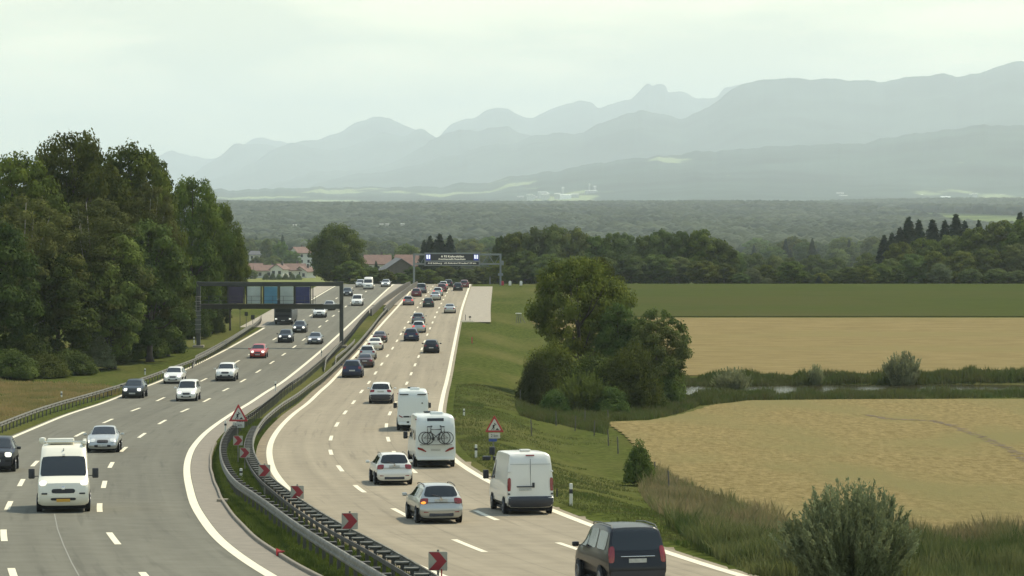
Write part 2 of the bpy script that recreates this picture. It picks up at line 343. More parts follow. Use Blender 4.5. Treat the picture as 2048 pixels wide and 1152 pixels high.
def gmat():
    m = bpy.data.materials.new('grassland'); m.use_nodes = True; n = m.node_tree; b = n.nodes['Principled BSDF']
    b.inputs['Roughness'].default_value = .9; b.inputs['Specular IOR Level'].default_value = 0.0
    t = n.nodes.new('ShaderNodeTexCoord')
    def nz(s, d, st=None):
        q = n.nodes.new('ShaderNodeTexNoise'); q.inputs['Scale'].default_value = s; q.inputs['Detail'].default_value = d
        src = t.outputs['Object']
        if st: w = n.nodes.new('ShaderNodeMapping'); w.inputs['Scale'].default_value = st; n.links.new(src, w.inputs[0]); src = w.outputs[0]
        n.links.new(src, q.inputs['Vector']); return q
    def rp(src, p0, p1, c0, c1):
        r = n.nodes.new('ShaderNodeValToRGB'); r.color_ramp.elements[0].position = p0; r.color_ramp.elements[1].position = p1
        r.color_ramp.elements[0].color = (*c0, 1); r.color_ramp.elements[1].color = (*c1, 1); n.links.new(src, r.inputs[0]); return r
    def mixc(f, a, bb):
        x = n.nodes.new('ShaderNodeMixRGB'); n.links.new(f, x.inputs[0]); n.links.new(a, x.inputs[1]); n.links.new(bb, x.inputs[2]); return x
    fine = rp(nz(2.2, 8).outputs[0], .3, .7, (.024, .034, .008), (.090, .106, .028))
    dry = rp(nz(1.4, 6).outputs[0], .3, .7, (.075, .078, .026), (.115, .108, .04))
    k = rp(nz(.07, 4, (1, .35, 1)).outputs[0], .42, .64, (0, 0, 0), (1, 1, 1))
    c = mixc(k.outputs[0], fine.outputs[0], dry.outputs[0])
    # far country: meadows and dark land
    fr = rp(nz(.0035, 5).outputs[0], .45, .58, (.03, .045, .018), (.12, .15, .05))
    sx = n.nodes.new('ShaderNodeSeparateXYZ'); n.links.new(t.outputs['Object'], sx.inputs[0])
    mr = n.nodes.new('ShaderNodeMapRange'); mr.inputs[1].default_value = 1300; mr.inputs[2].default_value = 1700; n.links.new(sx.outputs[1], mr.inputs[0])
    c2 = mixc(mr.outputs[0], c.outputs[0], fr.outputs[0]); n.links.new(c2.outputs[0], b.inputs['Base Color'])
    u = n.nodes.new('ShaderNodeBump'); u.inputs['Strength'].default_value = .6; u.inputs['Distance'].default_value = .15
    n.links.new(nz(3.0, 6).outputs[0], u.inputs['Height']); n.links.new(u.outputs[0], b.inputs['Normal'])
    return m
M['ground'] = gmat()
def gcol(y):
    w = 70 + .45 * abs(y); return (-w, w)
g = link('ground', grid_mesh('ground', gr_rows, gcol, 260, 0, M['ground'], road_sink), M['ground']); tag(g, kind='structure')

def strip(name, fa, fb, y0, y1, zoff, m, step=2.0, ncol=3):
    ys = np.arange(y0, y1 + .01, step)
    me = grid_mesh(name, ys, lambda y: (float(fa(y)), float(fb(y))), ncol, zoff, m)
    o = link(name, me, m); tag(o, kind='structure'); return o
RY0, RY1 = 30, 720
flatz = lambda X, Y: -Hf(Y)
def rstrip(name, fa, fb, y0, y1, zoff, m, step=2.0, ncol=3):
    ys = np.arange(y0, y1 + .01, step)
    cf = lambda y: (float(fa(y)), float(fb(y)))
    me = grid_mesh(name, ys, cf, ncol, zoff, m, flatz); add_lane_uv(me, ys, cf, ncol)
    o = link(name, me, m); tag(o, kind='structure'); return o
rstrip('road_towards_camera', offs(LL, -.35), offs(LR, .2), RY0, RY1, 0, M['asphalt'], 2, 6)
rstrip('road_away_from_camera', offs(RL, -.25), offs(RR, .45), RY0, RY1, 0, M['concrete_road'], 2, 6)
rstrip('median_gutter', offs(LR, .2), offs(LR, 1.15), RY0, 480, -.004, M['gutter'], 2, 3)
rstrip('median_paving', offs(LR, .2), offs(RL, -.25), 482, RY1, .0, M['concrete'], 2, 5)
rstrip('median_dirt', offs(RL, -.75), offs(RL, -.25), RY0, 480, -.008, M['dirt'], 2, 2)
rstrip('verge_gravel', offs(RR, .45), offs(RR, 1.1), RY0, 416, -.03, M['dirt'], 2, 2)
rstrip('emergency_bay', offs(RR, .45), offs(RR, 4.6), 418, 578, .004, M['concrete'], 2, 4)
rstrip('hard_shoulder', offs(LL, -3.6), offs(LL, -.35), 402, 640, .002, M['concrete'], 2, 4)
# painted lines
def ribbon(mb, f, w, y0, y1, z=.008, step=2.0):
    ys = np.arange(y0, y1 + .01, step) if y1 - y0 > step else np.array([y0, y1])
    if ys[-1] < y1 - .01: ys = np.append(ys, y1)
    V = []
    for y in ys:
        s = (float(f(y+1)) - float(f(y-1))) / 2; x = float(f(y)); n = Vector((1, -s)).normalized(); zz = -float(Hf(y)) + z
        V += [(x - n.x*w/2, y - n.y*w/2, -float(Hf(y - n.y*w/2)) + z), (x + n.x*w/2, y + n.y*w/2, -float(Hf(y + n.y*w/2)) + z)]
    k = len(ys); mb.add(V, [(2*i, 2*i+1, 2*i+3, 2*i+2) for i in range(k-1)])
mb = MB()
ribbon(mb, LR, .34, RY0, 650); ribbon(mb, RL, .34, RY0, 650); ribbon(mb, RR, .34, RY0, 650); ribbon(mb, LL, .30, RY0, 400)
ribbon(mb, LL, .28, 500, 650)
tag(mb.build('edge_lines', M['paint']), kind='structure')
mb = MB()
def dashes(f, anchor, length=6.0, period=18.0):
    # anchor = Y of one dash centre; march by arc length
    for sgn in (1, -1):
        y = anchor if sgn == 1 else anchor - 0
        k = 0
        while 40 < y < 640:
            s = (float(f(y+1)) - float(f(y-1))) / 2; c = 1 / math.sqrt(1 + s*s)
            if not (sgn == -1 and k == 0): ribbon(mb, f, .22, y - length/2*c, y + length/2*c, .008, 1.5)
            y += sgn * period * c; k += 1
dashes(L1, 207.0); dashes(L2, 205.5); dashes(R1, 202.0); dashes(R2, 200.5)
tag(mb.build('lane_dashes', M['paint']), kind='structure')
# tar seam on the near asphalt
seam = MB(); q = [p2g(*p) for p in [(109, 1028), (115, 1058), (127, 1090), (143, 1125), (158, 1152)]]
M['seam'] = mat('tar seam', (.21, .205, .17), .9)
for (a, b) in zip(q[:-1], q[1:]):
    d = Vector((b[0]-a[0], b[1]-a[1])).normalized(); nn = Vector((-d.y, d.x)) * .02
    seam.add([(a[0]-nn.x, a[1]-nn.y, -float(Hf(a[1]))+.006), (a[0]+nn.x, a[1]+nn.y, -float(Hf(a[1]))+.006), (b[0]+nn.x, b[1]+nn.y, -float(Hf(b[1]))+.006), (b[0]-nn.x, b[1]-nn.y, -float(Hf(b[1]))+.006)], [(0, 1, 2, 3)])
tag(seam.build('road_seam', M['seam']), kind='structure')
# kerb between gutter and the median grass (a real step)
mb = MB(); kf = offs(LR, 1.15)
ys = np.arange(RY0, 178, 1.5); V = []
for y in ys:
    s = (float(kf(y+1)) - float(kf(y-1))) / 2; n = Vector((1, -s)).normalized(); x = float(kf(y)) + .012*math.sin(y*.5); z = -float(Hf(y))
    for o_, h in ((0, -.02), (0, .08), (.02, .10), (.10, .10), (.12, -.02)): V.append((x + n.x*o_, y + n.y*o_, z + h))
mb.add(V, [(5*i+j, 5*i+j+1, 5*i+j+6, 5*i+j+5) for i in range(len(ys)-1) for j in range(4)])
tag(mb.build('median_kerb', M['gutter']), kind='structure')
mb = MB(); x_, y_ = p2g(446, 1003); mb.box((x_, y_, float(G(x_, y_)) + .05), (.5, .28, .12), bev=.02); 
tag(mb.build('drain_slab', M['concrete']), 'small concrete drain slab at the kerb of the median grass', 'drain')

# ---- fields
def fmat(name, c0, c1, c2, s1, s2, st, bumpd=.1):
    m = bpy.data.materials.new(name); m.use_nodes = True; n = m.node_tree; b = n.nodes['Principled BSDF']
    b.inputs['Roughness'].default_value = .9; b.inputs['Specular IOR Level'].default_value = 0.0
    t = n.nodes.new('ShaderNodeTexCoord'); w = n.nodes.new('ShaderNodeMapping'); w.inputs['Scale'].default_value = st; n.links.new(t.outputs['Object'], w.inputs[0])
    a = n.nodes.new('ShaderNodeTexNoise'); a.inputs['Scale'].default_value = s1; a.inputs['Detail'].default_value = 9; a.inputs['Roughness'].default_value = .78; n.links.new(w.outputs[0], a.inputs['Vector'])
    b2 = n.nodes.new('ShaderNodeTexNoise'); b2.inputs['Scale'].default_value = s2; b2.inputs['Detail'].default_value = 5; n.links.new(w.outputs[0], b2.inputs['Vector'])
    r = n.nodes.new('ShaderNodeValToRGB'); r.color_ramp.elements[0].position = .35; r.color_ramp.elements[1].position = .65
    r.color_ramp.elements[0].color = (*c0, 1); r.color_ramp.elements[1].color = (*c1, 1); n.links.new(a.outputs[0], r.inputs[0])
    k = n.nodes.new('ShaderNodeValToRGB'); k.color_ramp.elements[0].position = .46; k.color_ramp.elements[1].position = .68; n.links.new(b2.outputs[0], k.inputs[0])
    x = n.nodes.new('ShaderNodeMixRGB'); n.links.new(k.outputs[0], x.inputs[0]); n.links.new(r.outputs[0], x.inputs[1]); x.inputs[2].default_value = (*c2, 1)
    n.links.new(x.outputs[0], b.inputs['Base Color'])
    u = n.nodes.new('ShaderNodeBump'); u.inputs['Strength'].default_value = .7; u.inputs['Distance'].default_value = bumpd
    n.links.new(a.outputs[0], u.inputs['Height']); n.links.new(u.outputs[0], b.inputs['Normal'])
    return m
M['stubble'] = fmat('mown hay', (.130, .103, .045), (.285, .225, .105), (.185, .162, .073), 2.1, .12, (1, .30, 1), .3)
M['stubble_far'] = fmat('ripe grain', (.145, .114, .052), (.230, .180, .086), (.180, .150, .068), .6, .05, (.3, 1, 1), .1)
M['greenfield'] = fmat('green crop', (.044, .056, .016), (.060, .072, .022), (.062, .064, .023), .35, .03, (.4, 1, 1), .1)
def field(name, lb, y0, y1, m, xr=lambda y: .34*y + 25, step=1.2, ncol=90, zoff=.07, jit=.35):
    p = np.array(sorted([(d, x) for x, d in [p2g(*q) for q in lb]]))
    f = lambda y: np.interp(y, p[:, 0], p[:, 1]) + jit*math.sin(y*1.7) + jit*.6*math.sin(y*4.1)
    ys = np.arange(y0, y1, step)
    me = grid_mesh(name, ys, lambda y: (float(f(y)), max(float(f(y)) + 1, xr(y))), ncol, zoff, m)
    o = link(name, me, m); tag(o, kind='structure'); return o
nf = [(2300, 1098), (2048, 1092), (1800, 1082), (1560, 1040), (1420, 985), (1330, 950), (1280, 905), (1250, 872), (1212, 846), (1300, 842), (1360, 830), (1420, 812), (1500, 802), (1700, 800), (2048, 797), (2400, 796)]
d0 = p2g(2048, 1092)[1]; d1 = p2g(1700, 799)[1]
field('near_hay_field', nf, d0, d1, M['stubble'], step=.4, jit=.12)
ff = [(1350, 757), (1330, 745), (1200, 720), (1130, 690), (1080, 660), (1060, 636)]
field('far_grain_field', ff, p2g(1700, 752)[1], p2g(1700, 635)[1], M['stubble_far'], step=2, xr=lambda y: .3*y+60, jit=.5)
gf = [(1060, 634), (1100, 600), (1150, 590), (1240, 571)]
field('green_field', gf, p2g(1700, 634)[1], 700, M['greenfield'], step=2, xr=lambda y: .3*y+60, jit=.6, zoff=.1)
# dark wheel track across the near field
M['track'] = mat('field track', (.11, .075, .035), .95, var=.35, scale=1.5)
mb = MB(); q = [p2g(*p) for p in [(1735, 832), (1780, 840), (1860, 843), (1900, 852), (1960, 875), (2010, 897), (2060, 925), (2140, 985)]]
pts = []
for a, b in zip(q[:-1], q[1:]):
    for t in np.linspace(0, 1, 9)[:-1]: pts.append((a[0]+(b[0]-a[0])*t, a[1]+(b[1]-a[1])*t))
for i, (x, y) in enumerate(pts):
    for _ in range(3):
        a = random.uniform(0, 3.14); r = random.uniform(.12, .4); cx, cy = x + random.uniform(-.35, .35), y + random.uniform(-.5, .5)
        P_ = [(cx + r*math.cos(a+k*1.257)*random.uniform(.6, 1.2), cy + r*1.6*math.sin(a+k*1.257)*random.uniform(.6, 1.2)) for k in range(5)]
        mb.add([(u, v, float(G(u, v)) + .085 + .0007*(i % 7)) for u, v in P_], [(0, 1, 2, 3, 4)])
tag(mb.build('field_track', M['track']), kind='structure')
# meadow by the village
M['meadow'] = fmat('light meadow', (.13, .15, .05), (.17, .185, .06), (.15, .15, .06), .05, .01, (1, 1, 1), .2)
me = grid_mesh('meadow', geo(1080, 1330, 24), lambda y: (at(440, y), at(650, y)), 20, .3, M['meadow'])
tag(link('meadow', me, M['meadow']), kind='structure')
# pond
M['water'] = mat('pond water', (.03, .027, .013), .08, spec=.08, bump=.3, scale=3.5, stretch=(1, 2.5, 1))
me = grid_mesh('pond_water', np.arange(279, 302, 1.0), lambda y: (13.5, 150.0), 60, 0, M['water'], lambda X, Y: np.full(len(X), -19.47))
tag(link('pond_water', me, M['water']), kind='structure')
# ------------------------------------------------------------------ vegetation
def leaf_quads(P0, N, size, rg, aspect=1.0, jit=.35, up=None):
    """quads at points P0 with normals N (n,3)"""
    n = len(P0); sz = size * rg.uniform(1 - jit, 1 + jit, (n, 1))
    r = rg.normal(size=(n, 3)) if up is None else up + rg.normal(size=(n, 3)) * .35
    A = np.cross(N, r); A /= np.linalg.norm(A, axis=1, keepdims=True) + 1e-9
    B = np.cross(N, A); B /= np.linalg.norm(B, axis=1, keepdims=True) + 1e-9
    A = A * sz * .5 / math.sqrt(aspect); B = B * sz * .5 * math.sqrt(aspect)
    V = np.stack([P0 - B, P0 + A * .9 - B * .1, P0 + B, P0 - A * .9 + B * .1], 1).reshape(-1, 3)
    return V, np.arange(4 * n).reshape(n, 4)
def crown(name, blobs, n, size, seed, m, shell=.45, aspect=1.3, flat=.35, squash=1.0):
    rg = np.random.default_rng(seed); c = np.array([b[0] for b in blobs]); r = np.array([b[1] for b in blobs], float)
    w = (r[:, 0] * r[:, 2]) ** 1.0; w /= w.sum(); k = rg.choice(len(blobs), n, p=w)
    d = rg.normal(size=(n, 3)); d /= np.linalg.norm(d, axis=1, keepdims=True)
    low = d[:, 2] < -.3; d[low, 2] *= .5
    q = 1 - shell * rg.random((n, 1)) ** 1.6
    lump = 1 + .16 * np.sin(d[:, :1] * 7 + k[:, None]) * np.cos(d[:, 1:2] * 6 + 2 * k[:, None]) + .06 * rg.normal(size=(n, 1))
    Pt = c[k] + d * r[k] * q * lump
    N = d + rg.normal(size=(n, 3)) * .42; N[:, 2] += flat; N /= np.linalg.norm(N, axis=1, keepdims=True)
    V, Fq = leaf_quads(Pt, N, size, rg, aspect)
    me = mesh_np(name, V, Fq); me.materials.append(m); return me
def broad_blobs(seed, Rr, h0, h1, nb=30, br=(.2, .34), top=1.0, open_=0.0):
    """sub crowns over an egg-shaped crown; h0..h1 heights, Rr radius"""
    rg = random.Random(seed); B = []; H = h1 - h0; cz = (h0 + h1) / 2
    for i in range(nb):
        t = (i + .5) / nb; z = -1 + 2 * t; a = i * 2.399963 + rg.uniform(-.4, .4); rr = math.sqrt(max(0, 1 - abs(z) ** 2.3)) * (1 - .18 * max(z, 0) * top)
        s = rg.uniform(*br) * Rr * (1.15 - .25 * abs(z)); q = rg.uniform(.62, .86)
        B.append(((math.cos(a) * rr * Rr * q, math.sin(a) * rr * Rr * q, cz + z * H / 2 * .84), (s, s, s * rg.uniform(.6, .85))))
    if not open_:
        B.append(((0, 0, cz), (Rr * .62, Rr * .62, H * .34)))
    return B
def trunk_mesh(name, blobs, h0, r0, seed, m, htop):
    rg = random.Random(seed); mb = MB()
    zz = [0, .4, h0, h0 + (htop - h0) * .45, htop * .93]
    mb.tube([(rg.uniform(-.05, .05) * z, rg.uniform(-.05, .05) * z, z) for z in zz], [r0 * 1.35, r0, r0 * .8, r0 * .45, r0 * .1], 8)
    for b in rg.sample(blobs, min(12, len(blobs))):
        c = Vector(b[0]); s = Vector((0, 0, min(c.z - .3, max(h0 * .8, c.z * rg.uniform(.5, .75)))))
        mid = (s + c) / 2 + Vector((0, 0, -.25 * (c - s).length * .4)); mb.tube([s, mid, c], [r0 * .38, r0 * .22, r0 * .07], 5)
    me = bpy.data.meshes.new(name); me.from_pydata(mb.v, [], mb.f); me.polygons.foreach_set('use_smooth', [True]*len(me.polygons)); me.materials.append(m); return me
PROTO = {}     # kind -> (crown mesh, trunk mesh, height, radius)
def mk_broad(k, seed, H=10., Rr=4., h0=1.2, n=16000, size=.26, nb=30, m='oak', bark='bark', r0=.28, **kw):
    B = broad_blobs(seed, Rr, h0, H, nb, kw.pop('br', (.2, .34)), open_=kw.pop('open_', 0))
    PROTO[k] = (crown('crown', B, n, size, seed, LF[m], **kw), trunk_mesh('trunk', B, h0, r0, seed, M[bark], H), H, Rr)
mk_broad('oakA', 1, n=30000, nb=64, br=(.15, .27), size=.18, h0=.9); mk_broad('oakB', 2, Rr=4.6, n=30000, nb=64, br=(.13, .25), size=.18, h0=1.5)
mk_broad('oakC', 3, Rr=3.6, n=24000, nb=42, br=(.2, .32), size=.20, m='dark', h0=.6)
mk_broad('birchA', 4, Rr=3.4, n=30000, nb=46, br=(.14, .24), size=.13, m='birch', bark='bark_pale', h0=1.0, aspect=2.0, r0=.12, shell=.9)
mk_broad('lightA', 5, Rr=3.4, n=24000, nb=30, size=.19, m='mid', h0=.5)
mk_broad('lightB', 6, Rr=3.6, n=22000, nb=30, br=(.22, .36), size=.19, m='light', h0=.4)
mk_broad('openoak', 7, Rr=5.6, h0=2.6, n=36000, nb=95, br=(.12, .22), size=.19, m='oak', r0=.26, open_=1, shell=.9)
mk_broad('openoak2', 17, Rr=5.0, h0=1.6, n=30000, nb=95, br=(.10, .20), size=.20, m='oak', r0=.26, open_=1, shell=.9)
mk_broad('sparse', 8, Rr=4.2, h0=.6, n=11500, nb=90, br=(.10, .19), size=.22, m='light', open_=1, shell=.95, r0=.12)
mk_broad('hedgeA', 9, Rr=4.2, n=13000, nb=30, br=(.22, .36), shell=.3, size=.33, m='hedge', h0=.3); mk_broad('hedgeB', 10, Rr=4.0, n=13000, nb=26, br=(.24, .4), size=.33, shell=.3, m='mid', h0=.3)
mk_broad('hedgeC', 11, Rr=3.8, n=13000, nb=28, br=(.22, .36), shell=.3, size=.33, m='oak', h0=.2); mk_broad('paleA', 12, Rr=4.0, n=13000, nb=30, size=.27, m='pale', h0=.2)
mk_broad('roundA', 13, Rr=5.2, n=30000, nb=46, br=(.22, .3), size=.24, m='oak', h0=.3)
def mk_bush(k, seed, Rr=2.2, H=3., n=14000, size=.13, nb=26, m='oak', br=(.24, .42), **kw):
    rg = random.Random(seed); B = []
    for i in range(nb):
        a = i * 2.4; q = math.sqrt((i + .5) / nb); z = H * (.12 + .68 * (1 - q ** 1.8) * rg.uniform(.75, 1.05)); s = Rr * rg.uniform(*br)
        B.append(((math.cos(a) * q * Rr * .8, math.sin(a) * q * Rr * .8, z), (s, s, s * .85)))
        B.append(((math.cos(a) * q * Rr * .75, math.sin(a) * q * Rr * .75, H * .2), (s, s, s * .8)))
    PROTO[k] = (crown('crown', B, n, size, seed, LF[m], **kw), trunk_mesh('trunk', B, .2, .09, seed, M['bark'], H * .7), H, Rr)
mk_bush('bushA', 21, n=22000, m='mid'); mk_bush('bushB', 22, n=20000, m='dark', Rr=2.4); mk_bush('bushG', 23, n=20000, m='grey', size=.12, H=3.2, Rr=1.9, aspect=2.2)
mk_bush('bushL', 24, n=20000, m='light', H=3.6, Rr=1.8); mk_bush('bushH', 25, n=9000, size=.2, m='hedge', Rr=2.3)
mk_bush('bushBig', 26, n=34000, m='oak', Rr=3.6, H=5.0, size=.15)
def mk_spruce(k, seed, H=12., Rr=2.4, n=9000, m='spruce'):
    rg = np.random.default_rng(seed); t = 1 - rg.random(n) ** .62 ; z = .08 * H + t * H * .92
    lay = np.floor(t * 22) / 22; rr = Rr * (1 - lay) ** .85 * rg.uniform(.25, 1.0, n) ** .6 + .05; a = rg.random(n) * 6.283
    rr *= 1 + .25 * np.sin(a * 5 + lay * 40)
    Pt = np.stack([rr * np.cos(a), rr * np.sin(a), z - .18 * rr], 1); N = np.stack([np.cos(a) * .5, np.sin(a) * .5, np.ones(n) * .8], 1) + rg.normal(size=(n, 3)) * .35
    N /= np.linalg.norm(N, axis=1, keepdims=True); V, Fq = leaf_quads(Pt, N, .34, rg, 2.0); me = mesh_np('crown', V, Fq); me.materials.append(LF[m])
    mb = MB(); mb.tube([(0, 0, 0), (0, 0, H * .5), (0, 0, H * .97)], [.22, .14, .02], 7)
    tm = bpy.data.meshes.new('trunk'); tm.from_pydata(mb.v, [], mb.f); tm.materials.append(M['bark']); PROTO[k] = (me, tm, H, Rr)
mk_spruce('spruceA', 31); mk_spruce('spruceB', 32, Rr=2.0)
def mk_willow(k, seed, Rr=1.9, H=2.8, shoots=330, lpn=110, size=.13, m='grey', stem=True):
    """a shrub of upright shoots with narrow leaves"""
    rg = np.random.default_rng(seed); Ps = []; Us = []; mb = MB()
    for i in range(shoots):
        a = rg.random() * 6.283; q = math.sqrt(rg.random()); L_ = H * (1.02 - .42 * q ** 2) * rg.uniform(.62, 1.08); lean = .12 + .85 * q ** 1.2
        b = np.array([math.cos(a), math.sin(a), 0]); base = b * Rr * .45 * q; tip = b * Rr * q * rg.uniform(.8, 1.05) + np.array([rg.normal() * .12, rg.normal() * .12, L_])
        ctl = base * .9 + np.array([0, 0, L_ * .45]) + b * Rr * .28 * q
        t = rg.uniform(.06, 1.0, lpn)[:, None] ** .8; pts = (1-t)**2 * base + 2*t*(1-t) * ctl + t**2 * tip; tan = 2*(1-t)*(ctl-base) + 2*t*(tip-ctl)
        tan /= np.linalg.norm(tan, axis=1, keepdims=True); off = rg.normal(size=(lpn, 3)) * .055 * (1.4 - t); Ps.append(pts + off); Us.append(tan + rg.normal(size=(lpn, 3)) * .45)
        if i < 60 and stem: mb.tube([tuple(base), tuple((base + 2*ctl + tip) / 4), tuple(tip * .98)], [.022, .014, .004], 4)
    Pt = np.concatenate(Ps); U = np.concatenate(Us); U /= np.linalg.norm(U, axis=1, keepdims=True)
    A = np.cross(U, rg.normal(size=U.shape)); A /= np.linalg.norm(A, axis=1, keepdims=True) + 1e-9
    sz = size * rg.uniform(.6, 1.3, (len(Pt), 1)); U = U * sz * .5; A = A * sz * .13
    V = np.stack([Pt - U, Pt + A, Pt + U, Pt - A], 1).reshape(-1, 3); me = mesh_np('crown', V, np.arange(len(V)).reshape(-1, 4)); me.materials.append(LF[m])
    tm = bpy.data.meshes.new('trunk'); tm.from_pydata(mb.v, [], mb.f); tm.materials.append(M['bark']); PROTO[k] = (me, tm, H, Rr)
mk_willow('willowBig', 41, Rr=1.9, H=2.8, shoots=620, lpn=150, size=.13)
mk_willow('willowG', 43, Rr=1.7, H=2.6, shoots=260, lpn=80, size=.2, m='mid')
mk_willow('willow', 42, Rr=1.7, H=2.6, shoots=260, lpn=80, size=.2)

def plant(kind, x, y, h, w, label, cat='tree', group=None, name=None, rot=None, sink=.15):
    cm, tm, H, Rr = PROTO[kind]; z = float(G(x, y))
    e = empty(name or ('tree' if cat == 'tree' else 'shrub'), (x, y, z - sink), (0, 0, random.uniform(0, 6.28) if rot is None else rot))
    e.scale = (w / 2 / Rr, w / 2 / Rr, (h + sink) / H)
    tag(e, label, cat, group); link('crown', cm, None, e); link('trunk', tm, None, e); return e
def plant_px(kind, px, yb, yt, wpx, label, cat='tree', group=None, D=None, name=None, back=0, wk=1.0):
    """placed from the photograph: base row yb (or distance D), top row yt, width in pixels"""
    if D is None: x, y = p2g(px, yb); y += back; x = at(px, y)
    else: y = D; x = at(px, D)
    h = zpx(yt, y) - float(G(x, y)); return plant(kind, x, y, h, wpx / F * y * wk, label, cat, group, name)
gw = 'trees of the dark wood on the left'
LW = [('oakA', 30, 712, 292, 165, 'dark broadleaf tree with its top at the far left edge of the photo'),
 ('oakB', 148, 714, 250, 170, 'tallest broadleaf tree of the left wood, its crown against the sky'),
 ('oakA', 262, 712, 272, 150, 'tall broadleaf tree with an airy crown against the sky, right of the tallest one'),
 ('openoak2', 300, 706, 287, 80, 'airy tall crown against the mountains right of the tall broadleaf trees'), ('oakC', 205, 706, 300, 150, 'broad dark tree standing behind the tallest tree of the left wood'),
 ('oakA', 85, 700, 310, 150, 'broad dark tree behind the brown birches on the left'),
 ('oakB', 385, 694, 345, 150, 'dark broadleaf tree at the right end of the left wood, level with the mountains'),
 ('oakB', 440, 690, 398, 105, 'dark broadleaf tree at the outer right edge of the left wood'),
 ('birchA', 55, 740, 372, 190, 'brownish drooping birch at the front of the left wood near the photo edge'),
 ('birchA', 185, 738, 378, 190, 'brownish drooping birch below the tallest tree of the left wood'),
 ('birchA', 300, 720, 345, 120, 'thin birch with bare pale limbs between the dark crowns'),
 ('oakC', -15, 748, 420, 150, 'dark tree cut by the left photo edge'),
 ('oakC', 115, 744, 490, 150, 'dark lower tree below the brown birches'),
 ('lightA', 225, 738, 455, 130, 'mid green tree in the front row of the left wood above the pale bush'),
 ('lightA', 300, 724, 430, 140, 'mid green tree with a pointed crown in the front row of the left wood'),
 ('oakC', 335, 712, 500, 85, 'dark tree in the front row behind the gantry ladder'),
 ('lightA', 395, 692, 480, 100, 'mid green tree just left of the gantry post'),
 ('oakC', 420, 668, 545, 62, 'dark tree behind the left post of the near gantry'),
 ('oakC', 442, 650, 590, 40, 'low dark tree seen through the left bay of the near gantry')]
for i_, (k, px, yb, yt, w, lb) in enumerate(LW): plant_px(k, px, yb, yt, w * (1.5 if i_ < 5 else 1.3 if px < 370 else 1.1), lb, 'tree', gw, D=(372 + (px - 370) * .3 if px > 370 else None))
# the bough that reaches out to the right, part of one more tree
plant_px('openoak', 460, 672, 478, 90, 'spreading tree whose boughs reach out over the village roofs', 'tree', gw, D=392)
gb = 'bushes along the foot of the left wood'
for k, px, yb, yt, w, lb in [('bushA', 20, 757, 690, 110, 'dark bush at the left photo edge below the wood'), ('bushB', 85, 755, 700, 100, 'dark rounded bush second from the left photo edge'),
 ('bushA', 140, 750, 690, 90, 'dull green bush left of the greyish bush'), ('bushG', 188, 740, 662, 78, 'greyish bush with pale leaves at the foot of the left wood'),
 ('bushL', 222, 728, 643, 75, 'bright green rounded bush at the foot of the left wood'), ('bushA', 255, 722, 655, 60, 'mid green bush just right of the bright green one'),
 ('bushB', 292, 716, 640, 90, 'dark bush in the shade right of the bright green one'), ('bushB', 330, 706, 625, 75, 'dark bush left of the ladder post of the gantry'),
 ('bushB', 382, 694, 590, 80, 'tall dark bush directly behind the ladder post of the gantry'), ('bushB', 425, 668, 600, 45, 'dark bush just right of the ladder post of the gantry'),
 ('bushB', 55, 748, 650, 100, 'tall dark bush behind the dark bushes at the left edge')]:
    plant_px(k, px, yb, yt, w * 1.15, lb, 'shrub', gb, D=(366 + (px - 370) * .3 if px > 370 else None))
# central clump on the verge
gc = 'clump of trees and bushes on the right verge'
plant_px('openoak', 1160, 795, 506, 232, 'dark spreading oak on the right verge with its trunk in view', 'tree', gc)
plant_px('oakB', 1200, 775, 506, 110, 'upright dark tree behind the spreading oak on the verge', 'tree', gc)
plant_px('sparse', 1316, 802, 606, 150, 'light green loose tree at the right side of the verge clump', 'tree', gc)
plant_px('lightB', 1312, 806, 632, 130, 'fuller light green tree low behind the loose one at the right of the clump', 'tree', gc)
plant_px('lightA', 1235, 800, 600, 110, 'mid green tree filling the gap right of the spreading oak', 'tree', gc)
plant_px('sparse', 1272, 795, 625, 110, 'loose young tree between the spreading oak and the light green one', 'tree', gc)
for k, px, yb, yt, w, lb in [('bushBig', 1105, 808, 665, 130, 'dark bush under the left side of the spreading oak'), ('bushB', 1070, 812, 705, 70, 'dark bush at the outer left of the verge clump'),
 ('bushBig', 1195, 818, 690, 150, 'broad dark bush in front of the oak trunk'), ('bushBig', 1262, 822, 670, 120, 'dark green bush in the middle right of the verge clump'),
 ('bushA', 1325, 808, 700, 90, 'mid green bush below the light green loose tree'), ('willowG', 1168, 828, 742, 100, 'grey green willow bush at the front of the verge clump'),
 ('bushA', 1222, 830, 765, 70, 'low bush right of the grey green willow'), ('bushB', 1290, 822, 740, 80, 'low dark bush with pale blossoms beside it at the edge of the hay field'),
 ('bushA', 1110, 830, 772, 60, 'low bush left of the grey green willow')]:
    plant_px(k, px, yb, yt, w * 1.1, lb, 'shrub', gc)
plant_px('bushL', 1278, 972, 868, 64, 'small leafy bush standing alone on the verge by the fence posts', 'shrub')
plant_px('willowBig', 1702, 1172, 972, 290, 'large grey green willow bush at the bottom edge of the photo', 'shrub')
plant_px('willow', 1590, 1140, 1060, 70, 'low willow shoot left of the large willow bush', 'shrub')
plant_px('willow', 1465, 787, 735, 84, 'wide grey willow bush at the left end of the pond', 'shrub', 'willow bushes round the pond')
plant_px('willow', 1632, 770, 728, 34, 'smallest willow bush behind the pond', 'shrub', 'willow bushes round the pond')
plant_px('willow', 1806, 770, 703, 84, 'tallest grey willow bush behind the pond', 'shrub', 'willow bushes round the pond')
